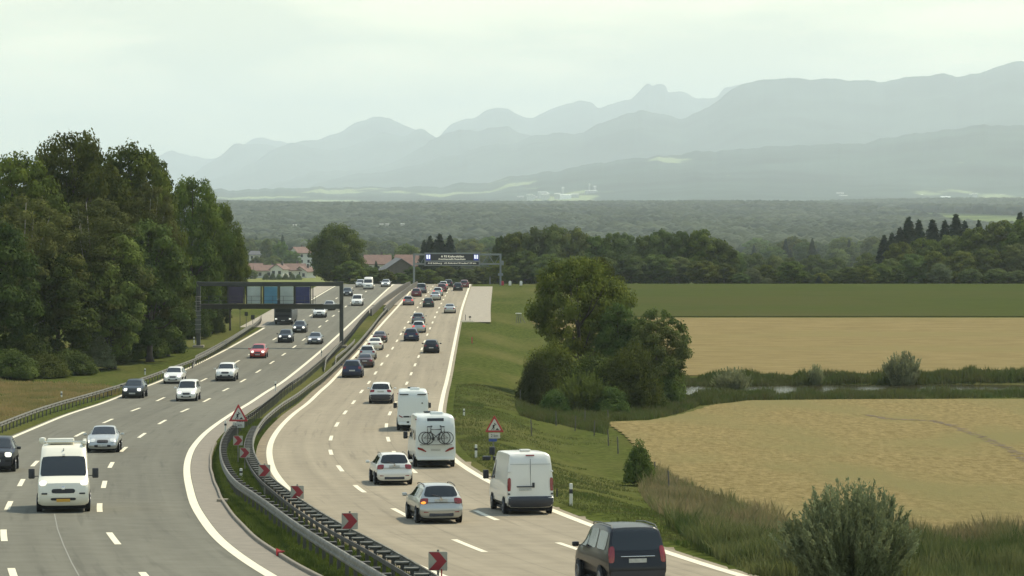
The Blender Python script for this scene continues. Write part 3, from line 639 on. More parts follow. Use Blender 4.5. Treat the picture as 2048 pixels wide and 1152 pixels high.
# hedgerow beyond the green field
gh = 'trees of the copse beyond the green field'
HR = [(1002, 490, 46, 0), (1030, 462, 70, 2), (1072, 452, 76, 0), (1112, 447, 76, 0), (1152, 453, 70, 0), (1190, 468, 66, 1), (1228, 461, 64, 1), (1252, 464, 60, 0), (1290, 467, 64, 1), (1325, 457, 70, 0),
      (1360, 458, 70, 1), (1402, 456, 74, 2), (1440, 476, 70, 2), (1470, 507, 44, 1), (1050, 500, 66, 2), (1100, 505, 70, 1), (1150, 510, 70, 0), (1205, 512, 72, 1), (1262, 508, 72, 0), (1310, 506, 76, 1),
      (1358, 512, 70, 0), (1405, 520, 66, 2), (1448, 525, 56, 2)]
for i, (px, yt, w, k) in enumerate(HR):
    back = 1 if i < 14 else 0
    plant_px(('hedgeA', 'hedgeB', 'hedgeC')[k], px, 0, yt, w * 1.1, ('tall tree on the skyline of the copse beyond the green field' if back else 'lower tree in the front row of the copse beyond the green field'), 'tree', gh if back else 'front row trees of the copse', D=690 if back else 655 + (i % 3) * 4)
plant_px('spruceB', 1192, 0, 468, 10, 'single dark spruce tip above the middle of the copse', 'tree', D=700)
gs = 'shrubs along the far edge of the green field'
for i, (px, yt, w, k) in enumerate([(1482, 545, 34, 'hedgeB'), (1503, 535, 42, 'paleA'), (1532, 528, 44, 'hedgeC'), (1560, 540, 40, 'hedgeB'), (1583, 521, 60, 'hedgeC'), (1612, 545, 36, 'hedgeB'), (1640, 545, 40, 'hedgeC'), (1668, 538, 44, 'hedgeA'),
      (1700, 533, 46, 'hedgeC'), (1728, 530, 50, 'hedgeC'), (1758, 525, 50, 'hedgeB'), (1785, 530, 46, 'hedgeC'), (1535, 556, 24, 'paleA'), (1638, 552, 20, 'spruceA')]):
    plant_px(k, px, 0, yt, w * 1.12, 'low shrub in the row along the far edge of the green field', 'shrub', gs, D=640 + (i % 4) * 5)
gm = 'trees standing farther off behind the shrub row'
for px, yt, w, k in [(1475, 500, 60, 'hedgeA'), (1510, 503, 56, 'hedgeB'), (1630, 506, 60, 'hedgeB'), (1672, 512, 56, 'hedgeA'), (1735, 503, 62, 'hedgeC'), (1580, 512, 50, 'hedgeB'), (1550, 508, 50, 'hedgeA')]:
    plant_px(k, px, 0, yt, w * 1.1, 'hazy broadleaf tree standing behind the shrub row of the green field', 'tree', gm, D=900)
# right wood
gr = 'spruces of the wood on the right'
for i, (px, yt, w, D) in enumerate([(1768, 470, 22, 720), (1784, 466, 24, 725), (1817, 434, 30, 740), (1838, 440, 28, 745), (1865, 439, 30, 740), (1890, 441, 28, 748), (1912, 428, 30, 740), (1930, 442, 26, 745), (1958, 440, 20, 745), (1800, 455, 26, 735), (1775, 490, 26, 715), (2040, 425, 30, 735), (2062, 430, 30, 738)]):
    plant_px('spruceA' if i % 2 else 'spruceB', px, 0, yt, w * 2.5, 'dark spruce with a pointed tip in the wood on the right', 'tree', gr, D=D)
g2 = 'broadleaf trees of the wood on the right'
for i, (px, yt, w, k, D) in enumerate([(1800, 482, 66, 'hedgeC', 700), (1850, 474, 80, 'hedgeC', 705), (1900, 466, 80, 'hedgeB', 710), (1950, 452, 80, 'hedgeC', 705), (2000, 438, 90, 'hedgeC', 705), (2046, 436, 90, 'hedgeC', 700), (2095, 430, 100, 'hedgeC', 700),
      (1825, 505, 60, 'hedgeB', 680), (1870, 500, 60, 'hedgeC', 680), (1925, 500, 66, 'hedgeC', 680), (1975, 495, 70, 'hedgeC', 680), (2030, 485, 70, 'hedgeA', 680), (1780, 515, 50, 'hedgeA', 680), (2085, 490, 80, 'hedgeC', 680)]):
    plant_px(k, px, 0, yt, w * 1.12, 'dark broadleaf tree in the wood on the right', 'tree', g2, D=D)
for px, yt, w, lb in [(1880, 526, 50, 'pale rounded shrub standing out before the right wood'), (1940, 536, 46, 'dull shrub right of the pale rounded one before the right wood'), (1992, 536, 50, 'olive shrub before the right wood near the photo edge'), (2035, 540, 46, 'last shrub before the right photo edge')]:
    plant_px('paleA' if px == 1880 else 'hedgeA', px, 0, yt, w * 1.1, lb, 'shrub', D=635)
# beyond the crest of the road and in the village
plant_px('roundA', 672, 0, 447, 122, 'big round dark tree beside the road crest before the village', 'tree', D=652)
for px, yt, w, k, D, lb in [(700, 520, 60, 'hedgeC', 640, 'dark tree overlapping the right side of the big round tree'), (742, 532, 46, 'hedgeB', 655, 'bushy tree between the big round tree and the barn'), (768, 538, 44, 'hedgeC', 655, 'low dark tree in front of the barn'),
      (800, 545, 46, 'hedgeC', 660, 'low bushy tree at the road crest right of the barn'), (828, 532, 44, 'hedgeC', 665, 'bushy tree behind the left post of the far gantry'), (856, 538, 50, 'hedgeC', 670, 'dark tree below the left part of the display sign'),
      (892, 530, 56, 'hedgeC', 672, 'dark tree below the middle of the display sign'), (930, 536, 50, 'hedgeA', 668, 'olive tree below the right part of the display sign'), (965, 532, 54, 'hedgeC', 672, 'dark tree left of the right post of the far gantry'),
      (995, 520, 50, 'hedgeC', 668, 'dark tree directly behind the right post of the far gantry'), (1025, 530, 40, 'hedgeC', 660, 'dark tree just right of the far gantry post'), (905, 556, 26, 'lightB', 640, 'small light bush at the road crest'), (880, 552, 22, 'lightB', 640, 'smaller light bush at the road crest'), (1000, 470, 30, 'hedgeC', 690, 'slim tree at the left end of the copse'),
      (812, 486, 66, 'hedgeA', 1050, 'green round tree behind the barn'), (770, 505, 50, 'hedgeB', 1250, 'tree behind the white farmhouse'),
      (533, 476, 26, 'hedgeC', 1500, 'small dark tree standing above the village roofs'), (562, 480, 34, 'hedgeB', 1420, 'mid green tree between the two upper village houses'), (585, 500, 34, 'hedgeB', 1380, 'tree left of the red gabled house'), (548, 510, 36, 'hedgeB', 1380, 'bushy tree behind the white bungalow'),
      (515, 512, 34, 'hedgeA', 1360, 'bush before the upper left village house'), (500, 480, 30, 'hedgeA', 1600, 'tree at the left of the village'), (612, 532, 24, 'hedgeB', 1290, 'garden tree right of the white bungalow'), (505, 538, 20, 'hedgeB', 1235, 'garden bush left of the white bungalow'),
      (730, 525, 24, 'hedgeC', 1000, 'dark tree before the left corner of the white farmhouse'), (752, 522, 22, 'spruceA', 900, 'spruce before the white farmhouse')]:
    plant_px(k, px, 0, yt, w * 1.1, lb, 'tree', D=D)
for px, yt, w in [(848, 480, 18), (860, 472, 24), (880, 468, 28), (900, 471, 26), (872, 480, 30)]:
    plant_px('spruceA', px, 0, yt, w * 2.3, 'dark spruce in the small clump above the display sign', 'tree', 'spruces above the display sign', D=760)
gg = 'garden bushes before the village houses'
for px in (532, 545, 558, 571, 584, 597): plant_px('bushH', px, 0, 547 - (px % 3), 15, 'small garden bush in the row before the white bungalow', 'shrub', gg, D=1215)

# the far wooded country: nobody could count it
def far_forest():
    rg = np.random.default_rng(5); Vs = []; Fs = []; o = 0
    # low-poly crowns: a round one and a pointed one
    ph = (1 + 5 ** .5) / 2
    ico = np.array([(-1, ph, 0), (1, ph, 0), (-1, -ph, 0), (1, -ph, 0), (0, -1, ph), (0, 1, ph), (0, -1, -ph), (0, 1, -ph), (ph, 0, -1), (ph, 0, 1), (-ph, 0, -1), (-ph, 0, 1)], float); ico /= np.linalg.norm(ico[0])
    ift = np.array([(0,11,5),(0,5,1),(0,1,7),(0,7,10),(0,10,11),(1,5,9),(5,11,4),(11,10,2),(10,7,6),(7,1,8),(3,9,4),(3,4,2),(3,2,6),(3,6,8),(3,8,9),(4,9,5),(2,4,11),(6,2,10),(8,6,7),(9,8,1)])
    n = 80000
    Y = 2150 + (7400 - 2150) * rg.random(n) ** .8; X = (rg.random(n) * 2 - 1) * (.21 * Y + 60)
    s1 = np.array([mnoise.noise(Vector((x * .0022, y * .0008, 0))) for x, y in zip(X, Y)]); s2 = np.array([mnoise.noise(Vector((x * .0007 + 7, y * .0005, 3))) for x, y in zip(X, Y)])
    keep = (s1 > -.22) | (Y > 6000); keep &= ~((Y < 2300) & (X / Y * F + CX < 560) & (X / Y * F + CX > 480) & (Y < 1500))
    X, Y, s2 = X[keep], Y[keep], s2[keep]; n = len(X)
    con = rg.random(n) < (.06 + .16 * (s2 > .05)); k = 1 + Y / 6500
    Rr = np.where(con, rg.uniform(3.6, 5.4, n), rg.uniform(5, 10.5, n)) * k; Hh = np.where(con, rg.uniform(13, 19, n), rg.uniform(11, 18, n)) * (1 + .12 * (k - 1))
    Z = G(X, Y)
    for isc in (False, True):
        q = np.where(con == isc)[0]; m_ = len(q)
        base = ico * rg.uniform(.78, 1.25, (m_, 12, 1))
        if isc: t = (base[:, :, 2:3] + 1) / 2; base = np.concatenate([base[:, :, :2] * (1.2 - .85 * t), base[:, :, 2:3]], 2)
        V = np.empty((m_, 12, 3)); V[:, :, 0] = base[:, :, 0] * Rr[q, None] + X[q, None]; V[:, :, 1] = base[:, :, 1] * Rr[q, None] + Y[q, None]
        V[:, :, 2] = (base[:, :, 2] * .5 + .46) * Hh[q, None] + Z[q, None]
        Fq = ift[None] + (np.arange(m_) * 12)[:, None, None] + o; o += m_ * 12; Vs.append(V.reshape(-1, 3)); Fs.append(Fq.reshape(-1, 3))
    me = mesh_np('distant_forest', np.concatenate(Vs), np.concatenate(Fs), True)
    fm = mat('distant forest', (.008, .016, .012), .9, col2=(.055, .068, .032), scale=.009, detail=8, spec=.1)
    tag(link('distant_forest', me, fm), 'wooded plain of countless tree crowns below the mountains', 'forest', kind='stuff')
far_forest()
rt = random.Random(21)
for i in range(150):
    d = rt.uniform(1420, 2200); px = rt.uniform(430, 2110)
    if 470 < px < 640 and d < 1650: continue
    k = rt.choice(['hedgeA', 'hedgeB', 'hedgeC', 'hedgeA', 'hedgeB', 'spruceA']); x = at(px, d); h = rt.uniform(11, 18)
    plant(k, x, d, h, h * (rt.uniform(.8, 1.25) if k != 'spruceA' else .42), 'hazy distant tree in the wooded dip between the fields and the plain', 'tree', 'distant trees in the wooded dip')

# grass blades, reeds
def blades(name, pts, h, w, m, label, cat, seed=1, lean=.35, hv=.5, plume=None):
    rg = np.random.default_rng(seed); n = len(pts); Pz = np.column_stack([pts, G(pts[:, 0], pts[:, 1]) - .03]); cl = np.array([mnoise.noise(Vector((p[0] * .45, p[1] * .22, seed))) for p in pts]); hh = h * rg.uniform(1 - hv, 1 + hv * .5, (n, 1)) * np.clip(1 + 1.1 * cl[:, None], .35, 1.7)
    a = rg.random(n) * 6.283; A = np.stack([np.cos(a), np.sin(a), 0 * a], 1) * w * rg.uniform(.6, 1.3, (n, 1)) / 2; L_ = rg.normal(size=(n, 2)) * lean * hh * .5
    top = Pz + np.column_stack([L_, hh[:, 0]]); mid = Pz + np.column_stack([L_ * .3, hh[:, 0] * .55])
    V = np.stack([Pz - A, Pz + A, mid + A * .8, top, mid - A * .8], 1)
    me = mesh_np(name, V.reshape(-1, 3), np.arange(5 * n).reshape(n, 5)); return tag(link(name, me, m), label, cat, kind='stuff')
rg = np.random.default_rng(11)
M['grassb'] = mat('grass blades', (.055, .08, .014), .7, col2=(.125, .155, .03), scale=.8, detail=3, transl=.3, spec=.2)
M['grassd'] = mat('dry grass blades', (.13, .125, .042), .8, col2=(.08, .115, .024), scale=.5, detail=3, transl=.3, spec=.2)
M['reed'] = mat('dry reed', (.32, .24, .125), .85, col2=(.16, .17, .06), scale=.45, detail=3, transl=.25, spec=.2)
M['reedg'] = mat('green reed', (.07, .10, .025), .8, col2=(.19, .19, .07), scale=.6, detail=3, transl=.3, spec=.2)
n = 70000; y = 60 + 150 * rg.random(n) ** 1.3; t = rg.random(n); x0 = offs(LR, 1.35)(y); x1 = offs(RL, -.75)(y)
blades('median_grass', np.column_stack([x0 + (x1 - x0) * t, y]), .15, .03, M['grassb'], 'grass growing on the median strip between the two barriers', 'grass', 2)
n = 75000; y = 62 + 210 * rg.random(n) ** 1.5; t = rg.random(n) ** 1.2; x0 = offs(RR, 1.0)(y)
blades('verge_grass', np.column_stack([x0 + (7 + 3*np.sin(y*.13) + 2*np.sin(y*.37)) * t, y]), .11, .035, M['grassd'], 'mown grass on the verge right of the road', 'grass', 3)
def inpoly(poly, n, rg):
    P_ = np.array([p2g(*p) for p in poly]); lo, hi = P_.min(0), P_.max(0); outp = []
    while sum(len(a) for a in outp) < n:
        q = lo + (hi - lo) * rg.random((n, 2)); ins = np.zeros(len(q), bool)
        for i in range(len(P_)):
            a, b = P_[i], P_[(i+1) % len(P_)]; c = ((a[1] > q[:, 1]) != (b[1] > q[:, 1])) & (q[:, 0] < (b[0]-a[0]) * (q[:, 1]-a[1]) / (b[1]-a[1] + 1e-12) + a[0]); ins ^= c
        outp.append(q[ins])
    return np.concatenate(outp)[:n]
blades('dry_reeds', inpoly([(1278, 985), (1310, 945), (1400, 985), (1560, 1040), (1640, 1068), (1640, 1120), (1500, 1100), (1420, 1080), (1340, 1045)], 15000, rg), .62, .035, M['reed'], 'tall dry reddish grass between the verge and the near hay field', 'grass', 4, .5)
blades('green_reeds', inpoly([(1330, 1050), (1400, 1062), (1480, 1085), (1600, 1100), (1600, 1165), (1500, 1150), (1420, 1112)], 12000, rg), .5, .05, M['reedg'], 'tall green weeds along the verge before the willow bush', 'grass', 5, .5)
blades('reed_bed', inpoly([(1780, 1095), (2080, 1105), (2300, 1120), (2300, 1178), (1780, 1178)], 26000, rg), .72, .045, M['reedg'], 'dense bed of green reeds in the bottom right corner', 'reeds', 6, .35)
blades('reed_fringe', inpoly([(1760, 1075), (2080, 1088), (2300, 1096), (2300, 1124), (1760, 1104)], 11000, rg), .75, .03, M['reed'], 'fringe of dry reed plumes above the green reeds', 'reeds', 7, .4)
blades('ditch_grass', inpoly([(1215, 838), (1300, 812), (1380, 792), (1450, 785), (1560, 790), (2060, 786), (2300, 786), (2300, 796), (2050, 796), (1500, 801), (1400, 812), (1300, 840), (1220, 843)], 34000, rg), .55, .08, M['grassd'], 'long green grass on the near bank of the pond and along the hay field', 'grass', 8, .4)
blades('far_bank_grass', inpoly([(1350, 772), (1400, 757), (1700, 755), (2060, 750), (2300, 750), (2300, 766), (2050, 765), (1700, 768), (1400, 776)], 26000, rg), 00.75, .10, M['grassd'], 'olive grass on the far bank of the pond', 'grass', 9, .4)
M['straw'] = mat('straw coloured grass', (.40, .28, .12), .85, col2=(.22, .21, .07), scale=.25, detail=3, transl=.25, spec=.2)
blades('dry_verge_grass', inpoly([(-120, 770), (0, 762), (120, 768), (215, 772), (260, 786), (180, 797), (90, 818), (0, 850), (-120, 890)], 30000, rg), .28, .07, M['straw'], 'straw coloured dry grass patch on the left verge below the wood', 'grass', 12, .4)
blades('bush_grass', inpoly([(1030, 812), (1100, 822), (1220, 835), (1215, 870), (1120, 850), (1040, 832)], 9000, rg), .6, .06, M['grassd'], 'long grass at the foot of the bush clump on the verge', 'grass', 10, .4)
# ------------------------------------------------------------------ mountains (each ridge a real slope with depth)
def ridge(name, sil, D, depth, base, m, rough=.10, seed=0, px0=-500, px1=2700, n=700, pw=1.25):
    sil = sorted(sil); xs = np.array([p[0] for p in sil], float); ysl = np.array([p[1] for p in sil], float)
    px = np.linspace(px0, px1, n); top = (Y0 - pchip(xs, ysl)(np.clip(px, xs[0], xs[-1]))) / F * D
    fine = np.array([mnoise.fractal(Vector((p * .02, seed, 0)), 1.0, 2.0, 5) for p in px]); top = top + fine * 22 * D / 20000
    X = (px - CX) / F * D; S = np.concatenate([np.linspace(0, 1, 34), [1.06, 1.2, 1.5]]); V = []
    for s in S:
        y = D - depth * (1 - s); k = s ** pw if s <= 1 else 1 - (s - 1) * 1.2
        env = (math.sin(math.pi * min(s, 1)) ** .8) if 0 < s < 1 else 0
        rg_ = np.array([1 - 2 * abs(mnoise.noise(Vector((x * .00042 + seed, y * .00022, seed * 1.7)))) + .5 * mnoise.noise(Vector((x * .0016, y * .0012, seed))) for x in X])
        z = base + (top - base) * k + env * rough * (top - base + 60) * (rg_ - .5)
        lim = zlim = (top - base) * .985 * (y / D) + base * 1.0
        if s < 1: z = np.minimum(z, top * (y / D) - 4)
        V.append(np.stack([X * (y / D), np.full(n, y), z], 1))
    V = np.concatenate(V); r = len(S); i = np.arange(r - 1)[:, None] * n + np.arange(n - 1)[None, :]
    Fc = np.stack([i, i + 1, i + n + 1, i + n], -1).reshape(-1, 4); me = mesh_np(name, V, Fc, True)
    tag(link(name, me, m), kind='structure')
def mount_mat(name, wood, meadow, zt, sc1, thr):
    m = bpy.data.materials.new(name); m.use_nodes = True; n = m.node_tree; b = n.nodes['Principled BSDF']; b.inputs['Roughness'].default_value = .95; b.inputs['Specular IOR Level'].default_value = .05
    t = n.nodes.new('ShaderNodeTexCoord'); sx = n.nodes.new('ShaderNodeSeparateXYZ'); n.links.new(t.outputs['Object'], sx.inputs[0])
    mp_ = n.nodes.new('ShaderNodeMapping'); mp_.inputs['Scale'].default_value = (1, .35, 3); n.links.new(t.outputs['Object'], mp_.inputs[0])
    a = n.nodes.new('ShaderNodeTexNoise'); a.inputs['Scale'].default_value = sc1; a.inputs['Detail'].default_value = 7; n.links.new(mp_.outputs[0], a.inputs['Vector'])
    mr = n.nodes.new('ShaderNodeMapRange'); mr.inputs[1].default_value = -60; mr.inputs[2].default_value = zt; mr.inputs[3].default_value = thr[0]; mr.inputs[4].default_value = thr[1]; n.links.new(sx.outputs[2], mr.inputs[0])
    g_ = n.nodes.new('ShaderNodeMath'); g_.operation = 'SUBTRACT'; n.links.new(a.outputs[0], g_.inputs[0]); n.links.new(mr.outputs[0], g_.inputs[1])
    g2_ = n.nodes.new('ShaderNodeMath'); g2_.operation = 'MULTIPLY'; g2_.inputs[1].default_value = 30; g2_.use_clamp = True; n.links.new(g_.outputs[0], g2_.inputs[0])
    a2 = n.nodes.new('ShaderNodeTexNoise'); a2.inputs['Scale'].default_value = .0022; a2.inputs['Detail'].default_value = 6; n.links.new(t.outputs['Object'], a2.inputs['Vector'])
    r2 = n.nodes.new('ShaderNodeValToRGB'); r2.color_ramp.elements[0].position = .35; r2.color_ramp.elements[1].position = .65; r2.color_ramp.elements[0].color = (*[c*.3 for c in wood], 1); r2.color_ramp.elements[1].color = (*[c*1.5 for c in wood], 1)
    n.links.new(a2.outputs[0], r2.inputs[0]); x = n.nodes.new('ShaderNodeMixRGB'); n.links.new(g2_.outputs[0], x.inputs[0]); n.links.new(r2.outputs[0], x.inputs[1]); x.inputs[2].default_value = (*meadow, 1)
    n.links.new(x.outputs[0], b.inputs['Base Color']); return m
mw = mount_mat('wooded slopes', (.03, .046, .034), (.20, .235, .11), 230, .0022, (.54, .70))
mr_ = mount_mat('mountain slopes', (.032, .045, .036), (.13, .15, .08), 900, .0008, (.80, .8))
ridge('foothill', [(-600, 396), (250, 392), (380, 388), (420, 380), (500, 378), (620, 376), (720, 374), (850, 373), (950, 366), (1040, 352), (1140, 336), (1250, 318), (1340, 312), (1400, 302), (1480, 299), (1560, 291), (1600, 290), (1700, 287), (1800, 272), (1880, 262), (1960, 250), (2048, 251), (2200, 262), (2700, 300)], 14000, 5200, -52, mw, .10, 1)
ridge('mountain', [(-600, 397), (600, 380), (680, 352), (760, 344), (860, 322), (960, 295), (1040, 280), (1090, 268), (1150, 268), (1200, 247), (1250, 228), (1300, 224), (1360, 236), (1400, 222), (1440, 196), (1475, 172), (1500, 165), (1560, 158), (1640, 156), (1700, 162), (1750, 162), (1790, 158), (1850, 152), (1885, 145), (1915, 154), (1950, 147), (2000, 132), (2048, 123), (2150, 112), (2700, 190)], 20000, 5000, -70, mr_, .20, 2)
ridge('mountain', [(-600, 398), (460, 385), (540, 368), (640, 344), (730, 338), (790, 322), (840, 296), (880, 272), (920, 260), (950, 262), (985, 254), (1010, 254), (1040, 266), (1090, 275), (1160, 300), (1300, 330), (1500, 380), (2700, 396)], 22500, 4200, -80, mr_, .20, 3)
ridge('mountain', [(-600, 398), (330, 380), (420, 360), (500, 328), (545, 300), (590, 287), (630, 296), (670, 300), (720, 285), (765, 266), (800, 272), (840, 258), (870, 270), (920, 290), (1000, 330), (1200, 380), (2700, 396)], 25500, 4200, -90, mr_, .20, 4)
ridge('mountain', [(-600, 398), (300, 385), (380, 350), (430, 318), (480, 290), (520, 288), (560, 294), (610, 280), (670, 270), (715, 243), (755, 233), (790, 242), (830, 262), (870, 272), (900, 250), (945, 238), (980, 216), (1010, 215), (1035, 230), (1060, 236), (1085, 225), (1120, 212), (1160, 203), (1185, 205), (1198, 216), (1235, 204), (1262, 196), (1283, 176), (1296, 167), (1306, 172), (1318, 166), (1330, 169), (1336, 183), (1362, 184), (1395, 197), (1432, 196), (1452, 174), (1475, 170), (1520, 190), (1700, 300), (2700, 390)], 28500, 4500, -100, mr_, .20, 5)
ridge('mountain', [(-600, 350), (200, 310), (300, 318), (345, 302), (385, 312), (430, 316), (470, 296), (520, 276), (560, 284), (640, 300), (760, 330), (1000, 380), (2700, 396)], 33500, 4500, -120, mr_, .20, 6)
# ------------------------------------------------------------------ vehicles
class Body:
    """a car body lofted from its side outline; outline points (x, z, half width), rear bottom -> over the roof -> front bottom"""
    def __init__(s, pts, belt, wmax, L, zs=.62, crown=.035, rad=.05, endtaper=.12):
        s.p = np.array(pts, float); s.belt = belt; s.wmax = wmax; s.L = L; s.zs = zs; s.crown = crown; s.rad = rad; s.et = endtaper; s.n = len(pts)
        d = np.gradient(s.p[:, :2], axis=0); nn = np.stack([-d[:, 1], d[:, 0]], 1); s.nn = nn / (np.linalg.norm(nn, axis=1, keepdims=True) + 1e-9)
    def at(s, t): 
        t = np.clip(t, 0, s.n - 1); i = int(min(math.floor(t), s.n - 2)); f = t - i; return s.p[i] * (1-f) + s.p[i+1] * f, s.nn[i] * (1-f) + s.nn[i+1] * f
    def wend(s, x): 
        q = max(0, (abs(x) - (s.L/2 - .75)) / .75); return s.wmax * (1 - s.et * q ** 2)
    def top(s, t, v):
        (x, z, w), n = s.at(t); bul = s.crown * (1 - abs(v) ** 2.2) - s.rad * max(0, (abs(v) - .88) / .12) ** 2
        n = n / (np.linalg.norm(n) + 1e-9); return np.array([x + n[0] * bul, v * w, z + n[1] * bul])
    def side(s, t, q, sg):
        """q 0 roof edge -> 1 belt -> 2 shoulder of the flank"""
        a = s.top(t, sg); (x, z, w), n = s.at(t); xb = np.clip(x, -s.L/2 * .985, s.L/2 * .985); wb = s.wend(xb)
        if z > s.belt: b = np.array([x, sg * wb * .965, s.belt]); 
        else: b = np.array([xb * .995, sg * max(w, wb * .97) , z * .85 + s.zs * .15])
        c = np.array([xb * .985, sg * wb, min(s.zs, max(b[2], s.zs)) if z > s.zs else z * .6 + s.zs * .4])
        if q <= 1: return a * (1-q) + b * q
        return b * (2-q) + c * (q-1)
    def mesh(s, ts=None):
        mb = MB(); ts = np.arange(s.n) if ts is None else ts; vs = [-1, -.94, -.75, -.4, 0, .4, .75, .94, 1]; V = []; m = len(ts)
        for t in ts:
            row = [s.side(t, 2, -1), s.side(t, 1.5, -1), s.side(t, 1, -1), s.side(t, .5, -1)] + [s.top(t, v) for v in vs] + [s.side(t, .5, 1), s.side(t, 1, 1), s.side(t, 1.5, 1), s.side(t, 2, 1)]
            V += row
        k = 4 + len(vs) + 4; Fc = [(i*k+j, (i+1)*k+j, (i+1)*k+j+1, i*k+j+1) for i in range(m-1) for j in range(k-1)]
        # close the flanks: fan of the innermost ring to a centre line, and the floor
        for e in (0, k-1):
            ring = [i*k + e for i in range(m)]
            Fc.append(tuple(ring if e else ring[::-1]))
        mb.add(V, Fc); fl = [j for j in range(k)] ; mb.f.append(tuple([j for j in range(k)] + [(m-1)*k + j for j in range(k-1, -1, -1)]))
        return mb
    def patch(s, kind, a0, a1, b0, b1, off=.008, na=8, nb=8, sg=1, rnd=.12):
        """skin-hugging panel: kind 'top' (t range, v range) or 'side' (t range, q range)"""
        mb = MB(); V = []
        f = (lambda t, u: s.top(t, u)) if kind == 'top' else (lambda t, u: s.side(t, u, sg))
        for i in range(na + 1):
            for j in range(nb + 1):
                u, w = -1 + 2*i/na, -1 + 2*j/nb; uu = u * (1 - rnd * abs(w) ** 8); ww = w * (1 - rnd * abs(u) ** 8)
                t = a0 + (a1-a0) * (uu+1)/2; q = b0 + (b1-b0) * (ww+1)/2; p = f(t, q); e = .02
                ta = f(t + e, q) - f(t - e, q); tb = f(t, q + e) - f(t, q - e); nr = np.cross(ta, tb); l = np.linalg.norm(nr); nr = nr / l if l > 1e-9 else np.array([0, 0, 1.])
                c = np.array([0, 0, s.zs]); 
                if np.dot(nr, p - c) < 0: nr = -nr
                V.append(p + nr * off)
        mb.add(V, [(i*(nb+1)+j, (i+1)*(nb+1)+j, (i+1)*(nb+1)+j+1, i*(nb+1)+j+1) for i in range(na) for j in range(nb)]); return mb
def paint_obj(o, m):
    if not o.data.materials: o.data.materials.append(m)
    o.material_slots[0].link = 'OBJECT'; o.material_slots[0].material = m
def wheel(parent, x, y, r=.32, w=.22):
    sg = 1 if y > 0 else -1
    mb = MB(); mb.lathe([(r*.55, -w/2), (r*.93, -w/2), (r, -w/2+.03), (r, w/2-.03), (r*.93, w/2), (r*.62, w/2)], 22, 'y')
    o = mb.build('wheel', M['tyre'], parent, True, loc=(x, y, r)); 
    mb = MB(); mb.lathe([(r*.62, 0), (r*.60, .012*sg), (r*.5, -.02*sg), (r*.16, -.01*sg), (r*.12, .01*sg)], 18, 'y'); mb.build('rim', M['rim'], o, True, loc=(0, sg*w/2, 0))
def arch(parent, x, wy, r, sg):
    mb = MB(); mb.lathe([(r, 0), (r*.96, .012*sg)], 20, 'y'); return mb
def mirror(parent, x, y, z, sg, m, sx=.12, sy=.2, sz=.14):
    mb = MB(); mb.box((0, sg*.06, 0), (.05, .16, .03)); mb.box((-.01, sg*(.12+sy/2), sz*.25), (sx, sy, sz), bev=.03)
    o = mb.build('wing_mirror', m, parent, True, loc=(x, sg*y, z)); return o
def car(name, spec):
    """builds one vehicle prototype with its parts and sub-parts, its front towards +x"""
    e = empty(name); pts = spec['pts']; B = Body(pts, spec['belt'], spec['w'], spec['L'], spec.get('zs', .62), spec.get('crown', .035), spec.get('rad', .05), spec.get('et', .12))
    body = B.mesh().build('body', None, e, True, 38); body.data.materials.append(P['white'])
    L2 = spec['L']/2; r0, r1, w1, w0 = spec['rw0'], spec['rw1'], spec['ws1'], spec['ws0']
    if r0 is not None: B.patch('top', r0 + .12, r1 - .08, -.9, .9, rnd=.1).build('rear_window', M['glass'], e, True)
    if w0 is not None: B.patch('top', w1 + .08, w0 - .08, -.94, .94, rnd=.05).build('windscreen', M['glass'], e, True)
    for sg in (-1, 1):
        for a, b, q0, q1 in spec['side']: B.patch('side', a, b, q0, q1, sg=sg, na=10, nb=4, rnd=.06).build('side_window', M['glass'], e, True)
        for wx in spec['wheels']:
            wr = spec.get('wr', .32); yw = B.wend(wx)
            o = MB().lathe([(wr*1.13, -.02), (wr*1.13, .0)], 22, 'y').build('wheel_arch', M['under'], e, loc=(wx, sg*(yw+.006), wr*1.0)); o.scale = (1, sg, 1)
            wheel(e, wx, sg*(yw - .085), wr)
        tl = spec['tail']; 
        if tl: 
            mb = B.patch('top', tl[0], tl[1], sg*tl[2], sg*tl[3], .012, 4, 4, rnd=.15)
            if len(tl) > 4 and tl[4]:
                m2 = B.patch('side', tl[0], tl[1], 0.0, 1.0 if tl[4] == 1 else tl[4], .012, 4, 4, sg=sg, rnd=.1); mb.add(m2.v, m2.f)
            mb.build('tail_light', M['lampr'], e, True)
        hl = spec['head']
        if hl:
            mb = B.patch('top', hl[0], hl[1], sg*hl[2], sg*hl[3], .012, 5, 5, rnd=.2); mb.build('headlight', M['lampw'], e, True)
        mm = mirror(e, spec['mir'][0], spec['mir'][1], spec['mir'][2], sg, P['white'], *spec.get('mirs', (.12, .2, .14)))
        if spec.get('mirblack'): paint_obj(mm, M['black'])
    lo = spec.get('lower')      # dark lower bumper band, rear and front
    if lo:
        for a, b, nm in lo:
            mb = B.patch('top', a, b, -.97, .97, .02, 4, 8, rnd=.05)
            for sg in (-1, 1): m2 = B.patch('side', a, b, .0, .95, .02, 4, 3, sg=sg, rnd=.0); mb.add(m2.v, m2.f)
            mb.build(nm, M['bumper'], e, True)
    gr = spec.get('grille')
    if gr:
        for a, b, v in gr: B.patch('top', a, b, -v, v, .014, 4, 6, rnd=.10).build('grille', M['black'], e, True)
    pr = spec['plate']; (x, z, w_), n_ = B.at(pr[0]); 
    MB().box((x - B.crown - .012, 0, z), (.02, .52, .115)).build('number_plate', M['plate'], e)
    (x, z, w_), n_ = B.at(pr[1]); MB().box((x + B.crown + .012, 0, z), (.02, .52, .115)).build('number_plate', M['plate'], e)
    MB().box((0, 0, .2), (spec['L']*.9, spec['w']*1.7, .12)).build('underbody', M['under'], e)
    return e, B
SP = {}
